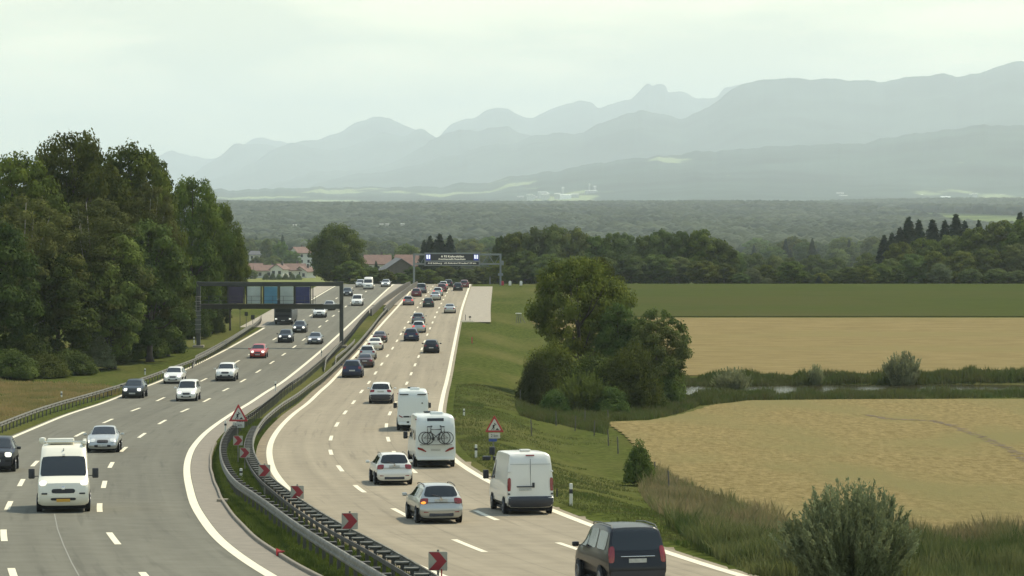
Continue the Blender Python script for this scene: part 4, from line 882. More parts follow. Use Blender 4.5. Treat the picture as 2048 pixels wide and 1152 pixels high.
# outline indices are noted where a spec uses them
est = [(-2.26,.24,.74),(-2.33,.34,.80),(-2.37,.50,.84),(-2.37,.63,.855),(-2.30,.72,.845),(-2.28,.90,.83),(-2.24,1.01,.80),(-2.10,1.22,.70),(-1.99,1.38,.63),(-1.93,1.44,.61),(-1.4,1.48,.62),(-.6,1.49,.63),(.1,1.465,.62),(.42,1.41,.61),(.80,1.20,.67),(1.22,.98,.75),(1.45,.93,.78),(1.95,.84,.76),(2.2,.74,.74),(2.32,.60,.76),(2.36,.42,.78),(2.28,.24,.74)]
SP['estate'] = dict(pts=est, belt=.97, w=.90, L=4.74, rw0=6, rw1=9, ws1=13, ws0=15, side=[(8.6, 10.35, .16, .9), (10.5, 12.0, .14, .93), (12.1, 14.3, .14, .93)], wheels=(-1.4, 1.42),
  tail=(4.3, 5.9, .62, 1.0, .75), head=(17.6, 19.1, .56, .97), mir=(.82, .84, .98), lower=[(.3, 2.1, 'bumper'), (20.1, 20.9, 'bumper')], grille=[(18.5, 19.3, .42), (19.7, 20.3, .55)], plate=(5.1, 20.0))
sed = [(-2.33,.24,.74),(-2.40,.36,.80),(-2.44,.52,.84),(-2.44,.66,.855),(-2.40,.80,.84),(-2.34,.93,.80),(-2.2,.98,.78),(-1.95,1.0,.76),(-1.72,1.05,.74),(-1.35,1.25,.66),(-.98,1.38,.61),(-.5,1.43,.60),(.05,1.43,.60),(.38,1.385,.60),(.82,1.17,.66),(1.22,.96,.74),(1.45,.91,.77),(1.95,.82,.75),(2.22,.72,.73),(2.36,.60,.75),(2.41,.42,.78),(2.33,.24,.74)]
SP['saloon'] = dict(pts=sed, belt=.95, w=.90, L=4.86, rw0=8, rw1=10.2, ws1=13, ws0=15, side=[(9.9, 11.9, .14, .92), (12.0, 14.2, .14, .92)], wheels=(-1.42, 1.45),
  tail=(3.3, 4.8, .62, 1.0, .6), head=(17.5, 19.0, .55, .97), mir=(.85, .84, .96), lower=[(.3, 1.9, 'bumper')], grille=[(18.2, 19.3, .42), (19.8, 20.5, .6)], plate=(3.7, 20.0))
hat = [(-1.96,.24,.72),(-2.03,.36,.78),(-2.07,.52,.82),(-2.06,.64,.83),(-2.0,.72,.82),(-1.98,.88,.81),(-1.93,1.0,.78),(-1.78,1.22,.69),(-1.64,1.40,.62),(-1.55,1.45,.60),(-1.1,1.49,.61),(-.4,1.51,.62),(.15,1.48,.61),(.42,1.42,.60),(.80,1.20,.66),(1.18,1.0,.74),(1.35,.95,.76),(1.75,.86,.75),(1.95,.76,.73),(2.05,.60,.75),(2.08,.42,.77),(2.0,.24,.73)]
SP['hatchback'] = dict(pts=hat, belt=.97, w=.885, L=4.16, rw0=6, rw1=8.6, ws1=13, ws0=15, side=[(9.3, 10.9, .16, .92), (11.1, 14.2, .14, .92)], wheels=(-1.27, 1.27),
  tail=(4.4, 5.95, .66, 1.0, .6), head=(17.4, 19.0, .56, .97), mir=(.82, .82, .98), lower=[(.3, 1.7, 'bumper')], grille=[(18.4, 19.2, .40), (19.7, 20.5, .55)], plate=(3.2, 20.0))
suv = [(-2.12,.30,.76),(-2.20,.42,.82),(-2.25,.58,.86),(-2.24,.76,.87),(-2.17,.84,.86),(-2.14,1.0,.85),(-2.08,1.12,.82),(-1.92,1.36,.74),(-1.80,1.55,.67),(-1.72,1.60,.65),(-1.2,1.65,.66),(-.5,1.67,.67),(.15,1.64,.66),(.45,1.57,.65),(.85,1.33,.70),(1.2,1.12,.78),(1.4,1.07,.80),(1.9,1.0,.80),(2.1,.90,.79),(2.2,.72,.80),(2.22,.5,.82),(2.14,.30,.77)]
SP['suv'] = dict(pts=suv, belt=1.08, w=.93, L=4.5, zs=.72, rw0=6, rw1=8.6, ws1=13, ws0=15, side=[(9.0, 10.6, .16, .9), (10.8, 12.2, .14, .92), (12.3, 14.2, .14, .92)], wheels=(-1.34, 1.36), wr=.36,
  tail=(4.6, 6.1, .60, 1.0, .7), head=(17.5, 18.9, .58, .97), mir=(.85, .86, 1.1), lower=[(.2, 3.0, 'bumper'), (19.9, 20.9, 'bumper')], grille=[(18.1, 19.0, .45), (19.4, 20.2, .6)], plate=(5.0, 19.7))
mpv = [(-2.1,.26,.74),(-2.17,.38,.80),(-2.21,.54,.84),(-2.21,.70,.85),(-2.16,.80,.85),(-2.15,1.0,.84),(-2.11,1.10,.83),(-2.03,1.38,.79),(-1.95,1.66,.73),(-1.86,1.76,.70),(-1.3,1.80,.70),(-.5,1.82,.71),(.25,1.79,.70),(.62,1.71,.69),(1.0,1.40,.72),(1.36,1.10,.78),(1.5,1.05,.80),(1.9,.92,.78),(2.08,.80,.76),(2.18,.62,.78),(2.2,.42,.8),(2.12,.26,.76)]
SP['people_carrier'] = dict(pts=mpv, belt=1.08, w=.92, L=4.42, zs=.7, rw0=6, rw1=8.9, ws1=13, ws0=15, side=[(9.2, 10.6, .14, .9), (10.8, 12.2, .12, .92), (12.35, 14.3, .12, .92)], wheels=(-1.33, 1.38), wr=.33, rad=.04,
  tail=(4.0, 6.6, .80, 1.0, .5), head=(17.4, 18.9, .56, .97), mir=(1.0, .86, 1.12), lower=[(.3, 2.2, 'bumper')], grille=[(18.3, 19.2, .42), (19.6, 20.4, .55)], plate=(4.3, 19.8))
van = [(-2.62,.30,.86),(-2.72,.40,.92),(-2.78,.56,.95),(-2.78,.70,.955),(-2.70,.76,.955),(-2.69,1.0,.955),(-2.68,1.5,.94),(-2.65,2.0,.90),(-2.60,2.38,.85),(-2.50,2.49,.82),(-1.8,2.53,.82),(0,2.54,.82),(1.0,2.51,.84),(1.22,2.40,.85),(1.46,2.14,.87),(1.90,1.70,.91),(2.18,1.38,.94),(2.42,1.26,.95),(2.66,1.12,.95),(2.73,.90,.96),(2.76,.62,.97),(2.74,.42,.94),(2.62,.28,.86)]
SP['van'] = dict(pts=van, belt=1.28, w=1.0, L=5.56, zs=.75, et=.045, crown=.02, rad=.04, rw0=None, rw1=None, ws1=14, ws0=16.1, side=[(14.0, 16.0, .34, .96)], wheels=(-1.72, 1.72), wr=.34,
  tail=(4.9, 6.05, .86, 1.0, 1), head=(17.35, 18.4, .68, .95), mir=(1.95, .98, 1.38), mirs=(.14, .24, .38), mirblack=True, lower=[(.3, 3.7, 'bumper')], grille=[(18.95, 19.55, .46), (20.2, 20.7, .5)], plate=(5.15, 20.6))
# a coachbuilt camper: tall box with a lower cab in front
cmp_ = [(-3.35,.42,1.02),(-3.43,.50,1.06),(-3.45,.72,1.08),(-3.43,1.0,1.08),(-3.41,1.6,1.075),(-3.38,2.2,1.06),(-3.30,2.66,1.02),(-3.15,2.80,.98),(-2.6,2.84,.98),(-.5,2.84,.98),(1.1,2.82,.98),(1.6,2.72,.97),(2.05,2.30,.94),(2.15,2.18,.93),(2.62,1.70,.92),(2.92,1.30,.92),(3.1,1.22,.92),(3.3,1.06,.90),(3.38,.88,.92),(3.4,.6,.94),(3.38,.42,.93),(3.28,.28,.88)]
SP['camper'] = dict(pts=cmp_, belt=1.35, w=1.10, L=6.86, zs=.9, et=.03, crown=.02, rad=.07, rw0=None, rw1=None, ws1=13, ws0=15.1, side=[(13.0, 15.0, .3, .95)], wheels=(-2.0, 2.2), wr=.34,
  tail=None, head=(16.2, 17.9, .62, .97), mir=(2.55, 1.0, 1.45), mirs=(.14, .24, .38), mirblack=True, lower=None, grille=[(18.0, 18.8, .36)], plate=(2.9, 19.6))
PRO = {}
def proto(kind):
    if kind not in PRO:
        e, B = car({'estate': 'estate_car', 'saloon': 'saloon_car', 'hatchback': 'hatchback_car', 'suv': 'suv', 'people_carrier': 'people_carrier', 'van': 'delivery_van', 'camper': 'motorhome'}[kind], SP[kind])
        PRO[kind] = [e, B, False]
    return PRO[kind]
def slopepitch(Y): return math.atan(float(Hf(Y-3) - Hf(Y+3)) / 6)     # rise per metre away from the camera
def fit_vehicle(e, L, px, yb, road, heading_off=0.):
    """stand e on the road: px = middle of what the photo shows of it, yb = row where the near end meets the road"""
    f = {'L': LR, 'R': RL}[road]; x, y = p2g(px, yb); s = (float(f(y+3)) - float(f(y-3))) / 6; t = Vector((s, 1)).normalized()
    yc = y + t.y * L / 2; xc = at(px, yc); fw = -t if road == 'L' else t
    yaw = math.atan2(fw.y, fw.x) + heading_off; z = -float(Hf(yc)) ; pit = slopepitch(yc) * fw.y
    e.rotation_euler = (0, 0, 0); e.matrix_basis = Matrix.Translation((xc, yc, z + .004)) @ Matrix.Rotation(yaw, 4, 'Z') @ Matrix.Rotation(-pit, 4, 'Y')
CARS = []
def kids(e): return PROTO_CH.get(e.name, [])
def put(kind, px, yb, road, paint, label, cat='car', group=None, name=None, brake=False, lit=None, ho=0., sc_=1.0, dark=False):
    pr = proto(kind)
    if not pr[2]: e = pr[0]; register(e); pr[2] = True; pr.append(e); src = None
    else:
        e = copy_tree(pr[3])
    sp = SP[kind]; fit_vehicle(e, sp['L'] * sc_, px, yb, road, ho)
    if sc_ != 1: e.scale = (sc_,) * 3
    tag(e, label, cat, group)
    ch = [q for q in bpy.data.objects if q.parent == e] if src_is_new(e) else PROTO_CH[e.name]
    for q in ch:
        nm = q.name.split('.')[0]
        if nm == 'body' or (nm == 'wing_mirror' and not sp.get('mirblack')): paint_obj(q, P[paint])
        elif nm == 'tail_light': paint_obj(q, M['lampbrake'] if brake else M['lampr'])
        elif nm == 'headlight': paint_obj(q, M['lampon'] if lit else M['lampw'])
        elif nm == 'bumper': paint_obj(q, M['bumper'] if (dark or kind in ('van', 'suv')) else P[paint])
    return e, {q.name.split('.')[0]: q for q in ch}
def src_is_new(e): return e.name not in PROTO_CH
def copy_tree(o, parent=None):
    c = o.copy(); C.objects.link(c)
    if parent: c.parent = parent; c.matrix_parent_inverse = o.matrix_parent_inverse.copy()
    else:
        for k in ('label', 'category', 'group'):
            if k in c: del c[k]
    PROTO_CH[c.name] = [copy_tree(q, c) for q in PROTO_CH.get(o.name, [])]
    return c
GL, GRR = 'vehicles driving towards the camera', 'vehicles driving away from the camera'
# --- towards the camera
put('suv', -4, 945, 'L', 'black', 'shiny black car cut off by the left edge of the photo', group=GL, lit=True)
put('hatchback', 270, 797, 'L', 'dark', 'dark hatchback nearest to the left barrier, lights on', group=GL, lit=True)
put('hatchback', 350, 768, 'L', 'white', 'white compact car farthest left of the two white cars side by side', group=GL, lit=True)
put('people_carrier', 377, 803, 'L', 'white', 'white high roofed compact car right of the dark hatchback', group=GL, sc_=.93, lit=True)
put('suv', 454, 763, 'L', 'white', 'white off-road car driving alone in the middle lane', group=GL, dark=True)
put('saloon', 209, 906, 'L', 'silver', 'silver saloon behind the white camper van', group=GL)
put('hatchback', 518, 717, 'L', 'red', 'bright red small car below the near gantry', group=GL, lit=True)
put('suv', 572, 686, 'L', 'dark', 'dark car with bright headlights left of the dark saloon', group=GL, lit=True, sc_=.94)
put('hatchback', 600, 666, 'L', 'dark', 'dark car directly beside the coach under the gantry', group=GL, lit=True)
put('saloon', 631, 689, 'L', 'grey', 'dark grey saloon next to the median below the gantry', group=GL, lit=True, sc_=.95)
put('suv', 640, 636, 'L', 'white', 'white car just under the lower beam of the near gantry', group=GL)
put('saloon', 659, 621, 'L', 'silver', 'silver car half hidden by the lower beam of the near gantry', group=GL)
put('people_carrier', 715, 612, 'L', 'white', 'white high fronted car right of the gantry post', group=GL, dark=True)
put('hatchback', 695, 593, 'L', 'dark', 'dark car with a pale roof just right of the gantry post', group=GL)
put('hatchback', 721, 575, 'L', 'silver', 'pale car half hidden behind the distant white van', group=GL)
put('saloon', 772, 574, 'L', 'silver', 'silver car at the crest next to the median barrier', group=GL, lit=True)
# --- away from the camera
put('people_carrier', 843, 587, 'R', 'grey', 'tall grey car at the crest by the median barrier', group=GRR, dark=True)
put('hatchback', 833, 594, 'R', 'wine', 'wine red hatchback next to the tall grey car at the crest', group=GRR)
put('hatchback', 817, 611, 'R', 'pinkgrey', 'warm grey hatchback in the left lane with glowing red lights', group=GRR, brake=True)
put('saloon', 871, 601, 'R', 'silver', 'silver saloon in the middle lane before the crest', group=GRR)
put('hatchback', 876, 592, 'R', 'silver', 'grey car ahead of the silver saloon with brake lights on', group=GRR, brake=True)
put('hatchback', 884, 584, 'R', 'wine', 'wine red car third in the middle lane queue at the crest', group=GRR)
put('hatchback', 887, 579, 'R', 'silver', 'silver car just ahead of the wine red one in the crest queue', group=GRR, brake=True)
put('hatchback', 897, 575, 'R', 'dark', 'dark car with a glint on it, first of the crest queue', group=GRR)
put('hatchback', 916, 582, 'R', 'dark', 'dark hatchback in the right lane just before the crest', group=GRR)
put('hatchback', 929, 576, 'R', 'wine', 'dark red car in the right lane on top of the crest', group=GRR)
put('hatchback', 857, 615, 'R', 'green', 'dark greenish hatchback in the middle lane', group=GRR, sc_=1.0)
put('saloon', 900, 627, 'R', 'silver', 'silver coupe alone in the right lane', group=GRR, sc_=.97)
put('estate', 837, 648, 'R', 'grey', 'grey estate car just ahead of the silver car braking', group=GRR)
put('hatchback', 838, 666, 'R', 'silver', 'silver hatchback braking with bright red lights', group=GRR, brake=True)
put('hatchback', 823, 683, 'R', 'blue', 'dark blue hatchback behind the braking silver one', group=GRR, sc_=1.03)
put('hatchback', 863, 707, 'R', 'black', 'black hatchback alone in the right lane', group=GRR)
put('saloon', 760, 686, 'R', 'bronze', 'dark bronze car ahead of the white saloon in the left lane', group=GRR, sc_=.95)
put('saloon', 751, 701, 'R', 'cream', 'white saloon in the left lane queue by the median', group=GRR, sc_=.97)
put('hatchback', 736, 720, 'R', 'silver', 'silver car ahead of the dark wine coloured one in the left lane', group=GRR)
put('saloon', 731, 736, 'R', 'bronze', 'dark wine coloured saloon second from the rear of the left lane queue', group=GRR, sc_=.95)
put('hatchback', 706, 756, 'R', 'blue', 'dark blue hatchback last in the left lane queue', group=GRR, sc_=1.1)
put('suv', 763, 808, 'R', 'white', 'white SUV with a black lower tailgate left of the motorhomes', group=GRR, dark=True)
wv, wk = put('estate', 781, 971, 'R', 'white', 'white estate car with dark red lights left of the motorhome with bicycles', group=GRR, sc_=.94)
sv, sk = put('estate', 867, 1048, 'R', 'silver', 'silver estate car with its left orange indicator flashing', group=GRR, sc_=.92)
# orange indicator and roof rails on the silver estate
Be = PRO['estate'][1]
o = Be.patch('top', 4.3, 4.9, .72, .95, .022, 3, 3, rnd=.3).build('indicator', M['lampor'], sv, True)
for car_, m_ in ((sv, 'black'), (wv, 'galv')):
    for sg in (-1, 1):
        MB().tube([(-1.85, sg*.62, 1.44), (-1.7, sg*.60, 1.50), (-.6, sg*.61, 1.54), (.1, sg*.60, 1.51), (.25, sg*.60, 1.46)], .018, 6).build('roof_rail', M[m_], car_, True)
def rear_details(e_, x, zw, zp, w, dark=True):
    MB().lathe([(.055, 0), (.05, .012)], 14, 'x', (x - .01, 0, zp + .27)).build('emblem', M['chrome'], e_, True)
    MB().tube([(x + .06, -.02, zw), (x + .13, .36, zw + .10)], .012, 5).build('rear_wiper', M['black'], e_, True)
    MB().box((x + .01, 0, zp + .14), (.03, 1.25, .012)).build('tailgate_seam', M['under'], e_)
    MB().box((x - .02, 0, .36), (.05, w*1.15, .13), bev=.02).build('valance', M['bumper'], e_, True)
    for s_ in (-1, 1): MB().box((x - .03, s_*w*.72, .47), (.03, .2, .04), bev=.008).build('reflector', M['lampr'], e_, True)
rear_details(sv, -2.36, 1.04, .70, .84); rear_details(wv, -2.36, 1.04, .70, .84)
# black people carrier leaving the frame
bv, bk = put('people_carrier', 1239, 1182, 'R', 'black', 'black people carrier at the bottom edge of the photo', group=GRR, dark=True, sc_=.92)
MB().box((-2.24, 0, .985), (.02, 1.0, .03), bev=.008).build('trim_strip', M['chrome'], bv, True)
for sg in (-1, 1): MB().tube([(-1.85, sg*.66, 1.76), (-1.7, sg*.65, 1.84), (-.5, sg*.66, 1.87), (.4, sg*.64, 1.83), (.5, sg*.64, 1.76)], .02, 6).build('roof_rail', M['galv'], bv, True)
# white delivery van, rear view
dv, dk = put('van', 1042, 1030, 'R', 'white', 'white high roofed delivery van passing the road works sign, seen from behind', 'van', GRR, sc_=.92)
Bv = PRO['van'][1]
MB().box((-2.70, -.0, 1.55), (.012, .014, 1.5)).build('door_gap', M['under'], dv)
MB().box((-2.745, -.12, 1.22), (.03, .10, .2), bev=.012).build('door_handle', M['black'], dv, True)
MB().box((-2.735, .25, 1.16), (.03, .66, .05), bev=.012).build('plate_lamp', M['bumper'], dv, True)
for s_ in (-1, 1):
    for zz in (.86, 1.78): MB().box((-2.72, s_*.9, zz), (.05, .09, .07), bev=.015).build('hinge', M['bumper'] if zz < 1 else P['white'], dv, True)
    MB().box((-2.722, s_*.44, 2.08), (.012, .80, .012)).build('door_crease', M['galv'], dv)
MB().box((-2.60, 0, 2.44), (.08, .36, .05), bev=.015).build('brake_light', M['lampr'], dv, True)
MB().box((-1.2, .0, 2.60), (.5, .42, .09), bev=.03).build('roof_vent', P['white'], dv, True)
for q in PROTO_CH.get(dv.name, []):
    if q.name.startswith('number_plate'): q.location.y = .22 if q.data.vertices[0].co.x < 0 else 0; q.location.z = -.02
for (a, b, c_) in ((13.2, 13.9, .5),):
    pass
Bv.patch('side', 12.2, 13.6, .25, .95, sg=1, na=6, nb=3, rnd=.08).build('side_window', M['glass'], dv, True)
# two white vans facing the camera: the near camper van and one on the crest
cv, ck = put('van', 128, 1026, 'L', 'cream', 'white camper van facing the camera with a roof box and a yellow plate', 'camper van', GL, lit=True)
cv.name = 'camper_van'
for q in PROTO_CH[cv.name] if cv.name in PROTO_CH else [x for x in bpy.data.objects if x.parent == cv]:
    if q.name.startswith('number_plate') and q.data.vertices[0].co.x > 0: paint_obj(q, M['plate_y'])
    if q.name.startswith('bumper'): paint_obj(q, P['cream'])
MB().box((.35, -.12, 2.68), (.9, 1.05, .2), bev=.05).build('roof_box', P['cream'], cv, True)
MB().box((-.7, .1, 2.62), (.6, .6, .12), bev=.04).build('roof_hatch', P['camper'], cv, True)
MB().lathe([(.0, -.12), (.12, -.1), (.15, 0), (.12, .12), (.02, .15)], 14, 'z', (.55, -.82, 2.68)).build('satellite_dome', P['cream'], cv, True)
MB().tube([(.9, -.75, 2.66), (.9, .75, 2.66)], .03, 6).build('roof_bar', P['camper'], cv, True)
MB().box((-.2, .8, 2.62), (2.6, .16, .18), bev=.05).build('awning', P['cream'], cv, True)
MB().box((2.80, 0, .95), (.03, .14, .14), bev=.03).build('emblem', M['chrome'], cv, True)
for s_ in (-1, 1): MB().box((2.80, s_*.72, .74), (.03, .22, .06), bev=.012).build('fog_light', M['black'], cv, True)
MB().box((1.30, 0, 2.36), (.06, .02, .12)).build('aerial', M['black'], cv)
MB().box((1.52, .0, 2.17), (.02, .10, .1), rot=Matrix.Rotation(R(-45), 3, 'Y')).build('mirror_mount', M['plate'], cv)
pv_, _ = put('van', 737, 579, 'L', 'white', 'white van on the crest of the road facing the camera', 'van', GL, sc_=.9)
# --- motorhomes
def motorhome(px, yb, label, bikes):
    e, k = put('camper', px, yb, 'R', 'camper', label, 'motorhome', GRR, sc_=.94); X = -3.47
    for s_ in (-1, 1):
        if bikes:
            o = MB(); V = [(X, s_*.98, 1.02), (X, s_*.55, .86), (X, s_*.50, .90), (X, s_*.72, 1.06), (X, s_*.98, 1.13)]; o.add(V + [(a-.03, b, c) for a, b, c in V], [(0,1,2,3,4)[::s_], (5,6,7,8,9)[::-s_]] + [(i, (i+1)%5, 5+(i+1)%5, 5+i) for i in range(5)]); o.build('tail_light', M['lampr'], e)
        else: MB().box((X, s_*.86, 1.02), (.04, .30, .07), rot=Matrix.Rotation(R(28*s_), 3, 'X'), bev=.015).build('tail_light', M['lampr'], e, True)
        MB().box((-3.37, s_*1.06, 2.62), (.08, .06, .08), bev=.015).build('marker_light', M['lampr'], e, True)
        MB().box((-2.4, s_*1.115, 1.75), (.75, .02, .5), bev=.008).build('side_window', M['glass'], e, True)
        MB().box((.2, s_*1.115, 1.8), (.9, .02, .5), bev=.008).build('side_window', M['glass'], e, True)
    MB().box((.6, 0, 2.89), (.6, .7, .12), bev=.04).build('roof_hatch', M['glass'], e, True)
    MB().box((-2.2, -.15, 2.90), (.8, .7, .2), bev=.06).build('roof_hatch', P['camper'], e, True)
    MB().box((-3.44, 0, .52), (.07, 2.0, .2), bev=.02).build('bumper', P['camper'], e, True)
    if bikes:
        MB().box((-3.335, 0, 2.60), (.02, .9, .16), rot=Matrix.Rotation(R(12), 3, 'Y'), bev=.008).build('high_window', M['glass'], e, True)
        c = MB()
        for s_ in (-1, 1):
            c.tube([(-3.42, s_*.45, 2.2), (-3.62, s_*.45, 2.1), (-3.62, s_*.45, 1.3)], .02, 6); c.tube([(-3.42, s_*.45, 1.25), (-3.85, s_*.45, 1.25)], .02, 6)
        for d_ in (0, .17): c.box((-3.62 - d_, 0, 1.26), (.09, 1.75, .03))
        c.build('bicycle_carrier', M['galv'], e, True)
    else:
        MB().box((X+.02, 0, 1.0), (.03, 1.35, .10), bev=.01).build('lower_trim', M['under'], e, True)
        for y_ in (-.62, .62): MB().box((-3.40, y_, 2.56), (.05, .62, .07), rot=Matrix.Rotation(R(8), 3, 'Y'), bev=.015).build('high_brake_light', M['under'], e, True)
        MB().lathe([(.06, 0), (.06, .01)], 16, 'y').build('badge', M['galv'], e, loc=(X+.03, -.65, 1.95)).rotation_euler = (0, 0, R(90))
        MB().box((X, .35, .62), (.03, .18, .12), bev=.01).build('exhaust_vent', M['under'], e, True)
    return e
m1 = motorhome(825, 862, 'plain white motorhome farther ahead, partly hidden by the one with bicycles', False)
m2 = motorhome(862, 936, 'white motorhome carrying bicycles on its rear wall', True)
def bicycle(host, dx, flip, label, col, dz=0.0, dy=0.):
    """a bicycle hung across the carrier; local x of the bike runs across the motorhome"""
    e = empty('bicycle'); tag(e, label, 'bicycle', 'bicycles on the motorhome'); r = .34
    for s_ in (-1, 1):
        o = MB().torus((0, 0, 0), r - .02, .022, 30, 6).build('wheel', M['tyre'], e, True, loc=(s_*.53, 0, r)); o.rotation_euler = (0, 0, R(90))
        sp_ = MB(); sp_.lathe([(.03, -.04), (.03, .04)], 8, 'y')
        for a in range(10):
            an = a * math.pi / 5; sp_.tube([(0, 0, 0), (math.cos(an)*.31, 0, math.sin(an)*.31)], .0035, 3)
        q = sp_.build('spokes', M['galv'], o); q.rotation_euler = (0, 0, R(-90))
    fr = MB(); bb = (-.07, 0, .29); seat = (-.2, 0, .78); head = (.36, 0, .80); hd2 = (.39, 0, .68); rw = (-.53, 0, r); fw = (.53, 0, r)
    for a, b, t in ((bb, seat, .02), (seat, head, .018), (bb, hd2, .022), (head, hd2, .022), (rw, bb, .012), (rw, (-.18, 0, .70), .011), (hd2, fw, .014)): fr.tube([a, b], t, 6)
    fr.build('frame', col, e, True)
    MB().tube([(.35, 0, .80), (.33, 0, .98), (.36, 0, 1.0)], .014, 6).tube([(.30, -.26, .99), (.36, -.1, 1.0), (.36, .1, 1.0), (.30, .26, .99)], .014, 6).build('handlebar', M['black'], e, True)
    MB().tube([(-.2, 0, .76), (-.23, 0, .93)], .013, 6).box((-.25, 0, .95), (.26, .13, .05), bev=.02).build('saddle', M['black'], e, True)
    MB().lathe([(.09, -.01), (.09, .01)], 14, 'y', bb).tube([(bb[0], -.07, bb[2]), (bb[0]+.12, -.08, bb[2]-.12)], .01, 5).tube([(bb[0], .07, bb[2]), (bb[0]-.12, .08, bb[2]+.12)], .01, 5).build('crank', M['galv_dark'], e, True)
    loc = Matrix.Translation((-3.62 - dx, dy, 1.285 + dz)) @ Matrix.Rotation(R(90 if flip else -90), 4, 'Z')
    e.matrix_basis = host.matrix_basis @ loc; return e
b1 = bicycle(m2, 0, False, 'black bicycle nearest to the motorhome wall, saddle to the right', M['black'], dy=.08)
b2 = bicycle(m2, .17, True, 'dark bicycle on the outer rail of the carrier, saddle to the left', M['galv_dark'], dy=-.08)
# --- the coach under the gantry
def coach():
    e = empty('coach'); L_ = 12.0; W2 = 1.25; H_ = 3.5
    mb = MB(); mb.box((0, 0, 1.95), (L_, 2*W2, 3.1), bev=.14); mb.build('body', P['dark'], e, True)
    MB().box((5.99, 0, 2.45), (.06, 2.2, 1.35), bev=.02).build('windscreen', M['glass'], e, True)
    MB().box((5.99, 0, 1.25), (.05, 1.9, .35), bev=.02).build('grille', M['under'], e, True)
    MB().box((6.02, 0, .62), (.02, .52, .115)).build('number_plate', M['plate'], e)
    for s_ in (-1, 1):
        MB().box((6.0, s_*.98, .85), (.05, .32, .18), bev=.02).build('headlight', M['lampon'], e, True)
        MB().tube([(5.9, s_*1.15, 3.2), (6.35, s_*1.4, 3.1), (6.35, s_*1.42, 2.8)], .03, 6).box((6.35, s_*1.42, 2.5), (.1, .2, .55), bev=.03).build('wing_mirror', M['black'], e, True)
        MB().box((-.2, s_*1.25, 2.5), (10.6, .03, 1.1), bev=.01).build('side_window', M['glass'], e, True)
        for wx in (-3.4, 3.6): wheel(e, wx, s_*1.12, .5, .3)
    tag(e, 'dark grey coach coming towards the camera under the near gantry', 'bus', GL); fit_vehicle(e, L_, 572, 650, 'L'); return e
coach()
# ------------------------------------------------------------------ crash barriers
def path_from_px(pts, h):
    q = [p2g(px, py, h) for px, py in pts]; q = sorted([(d, x) for x, d in q]); out_ = [q[0]]
    for a in q[1:]:
        if a[0] - out_[-1][0] > 1.5: out_.append(a)
    p = np.array(out_); f0 = pchip(p[:, 0], p[:, 1]); ys = np.arange(p[0, 0], p[-1, 0], 1.0); v = f0(ys); k = np.hanning(15); k /= k.sum()
    pad = np.concatenate([v[0] + (v[1]-v[0]) * np.arange(-7, 0), v, v[-1] + (v[-1]-v[-2]) * np.arange(1, 8)]); s = np.convolve(pad, k, 'valid'); return lambda y: np.interp(y, ys, s), p[0, 0], p[-1, 0]
def arc_pts(f, y0, y1, step):
    out_ = []; y = y0
    while y < y1:
        s = (float(f(y+.5)) - float(f(y-.5))); n = Vector((1, -s)).normalized(); x = float(f(y)); out_.append((x, y, n)); y += step / math.sqrt(1 + s*s)
    return out_
WB = [(-.02, .762), (.03, .762), (.055, .735), (.062, .69), (.062, .66), (.02, .63), (.02, .58), (.062, .55), (.062, .51), (.03, .46), (.0, .45)]
def rail_sweep(f, y0, y1, off, face, step=2.0, prof=WB, dz=0):
    """W-beam: closed thin profile swept along the path; face=-1 bulges to -x"""
    mb = MB(); V = []; A = arc_pts(f, y0, y1, step); k = len(prof) * 2
    for x, y, n in A:
        for t in (0, 1):
            for i in (range(len(prof)) if t == 0 else range(len(prof)-1, -1, -1)):
                o_ = off + face * (prof[i][0] - (.012 if t else 0)); V.append((x + n.x*o_, y + n.y*o_, float(G(x + n.x*o_, y + n.y*o_)) + prof[i][1] + dz))
    mb.add(V, [(i*k+j, (i+1)*k+j, (i+1)*k+(j+1)%k, i*k+(j+1)%k) for i in range(len(A)-1) for j in range(k)]); return mb
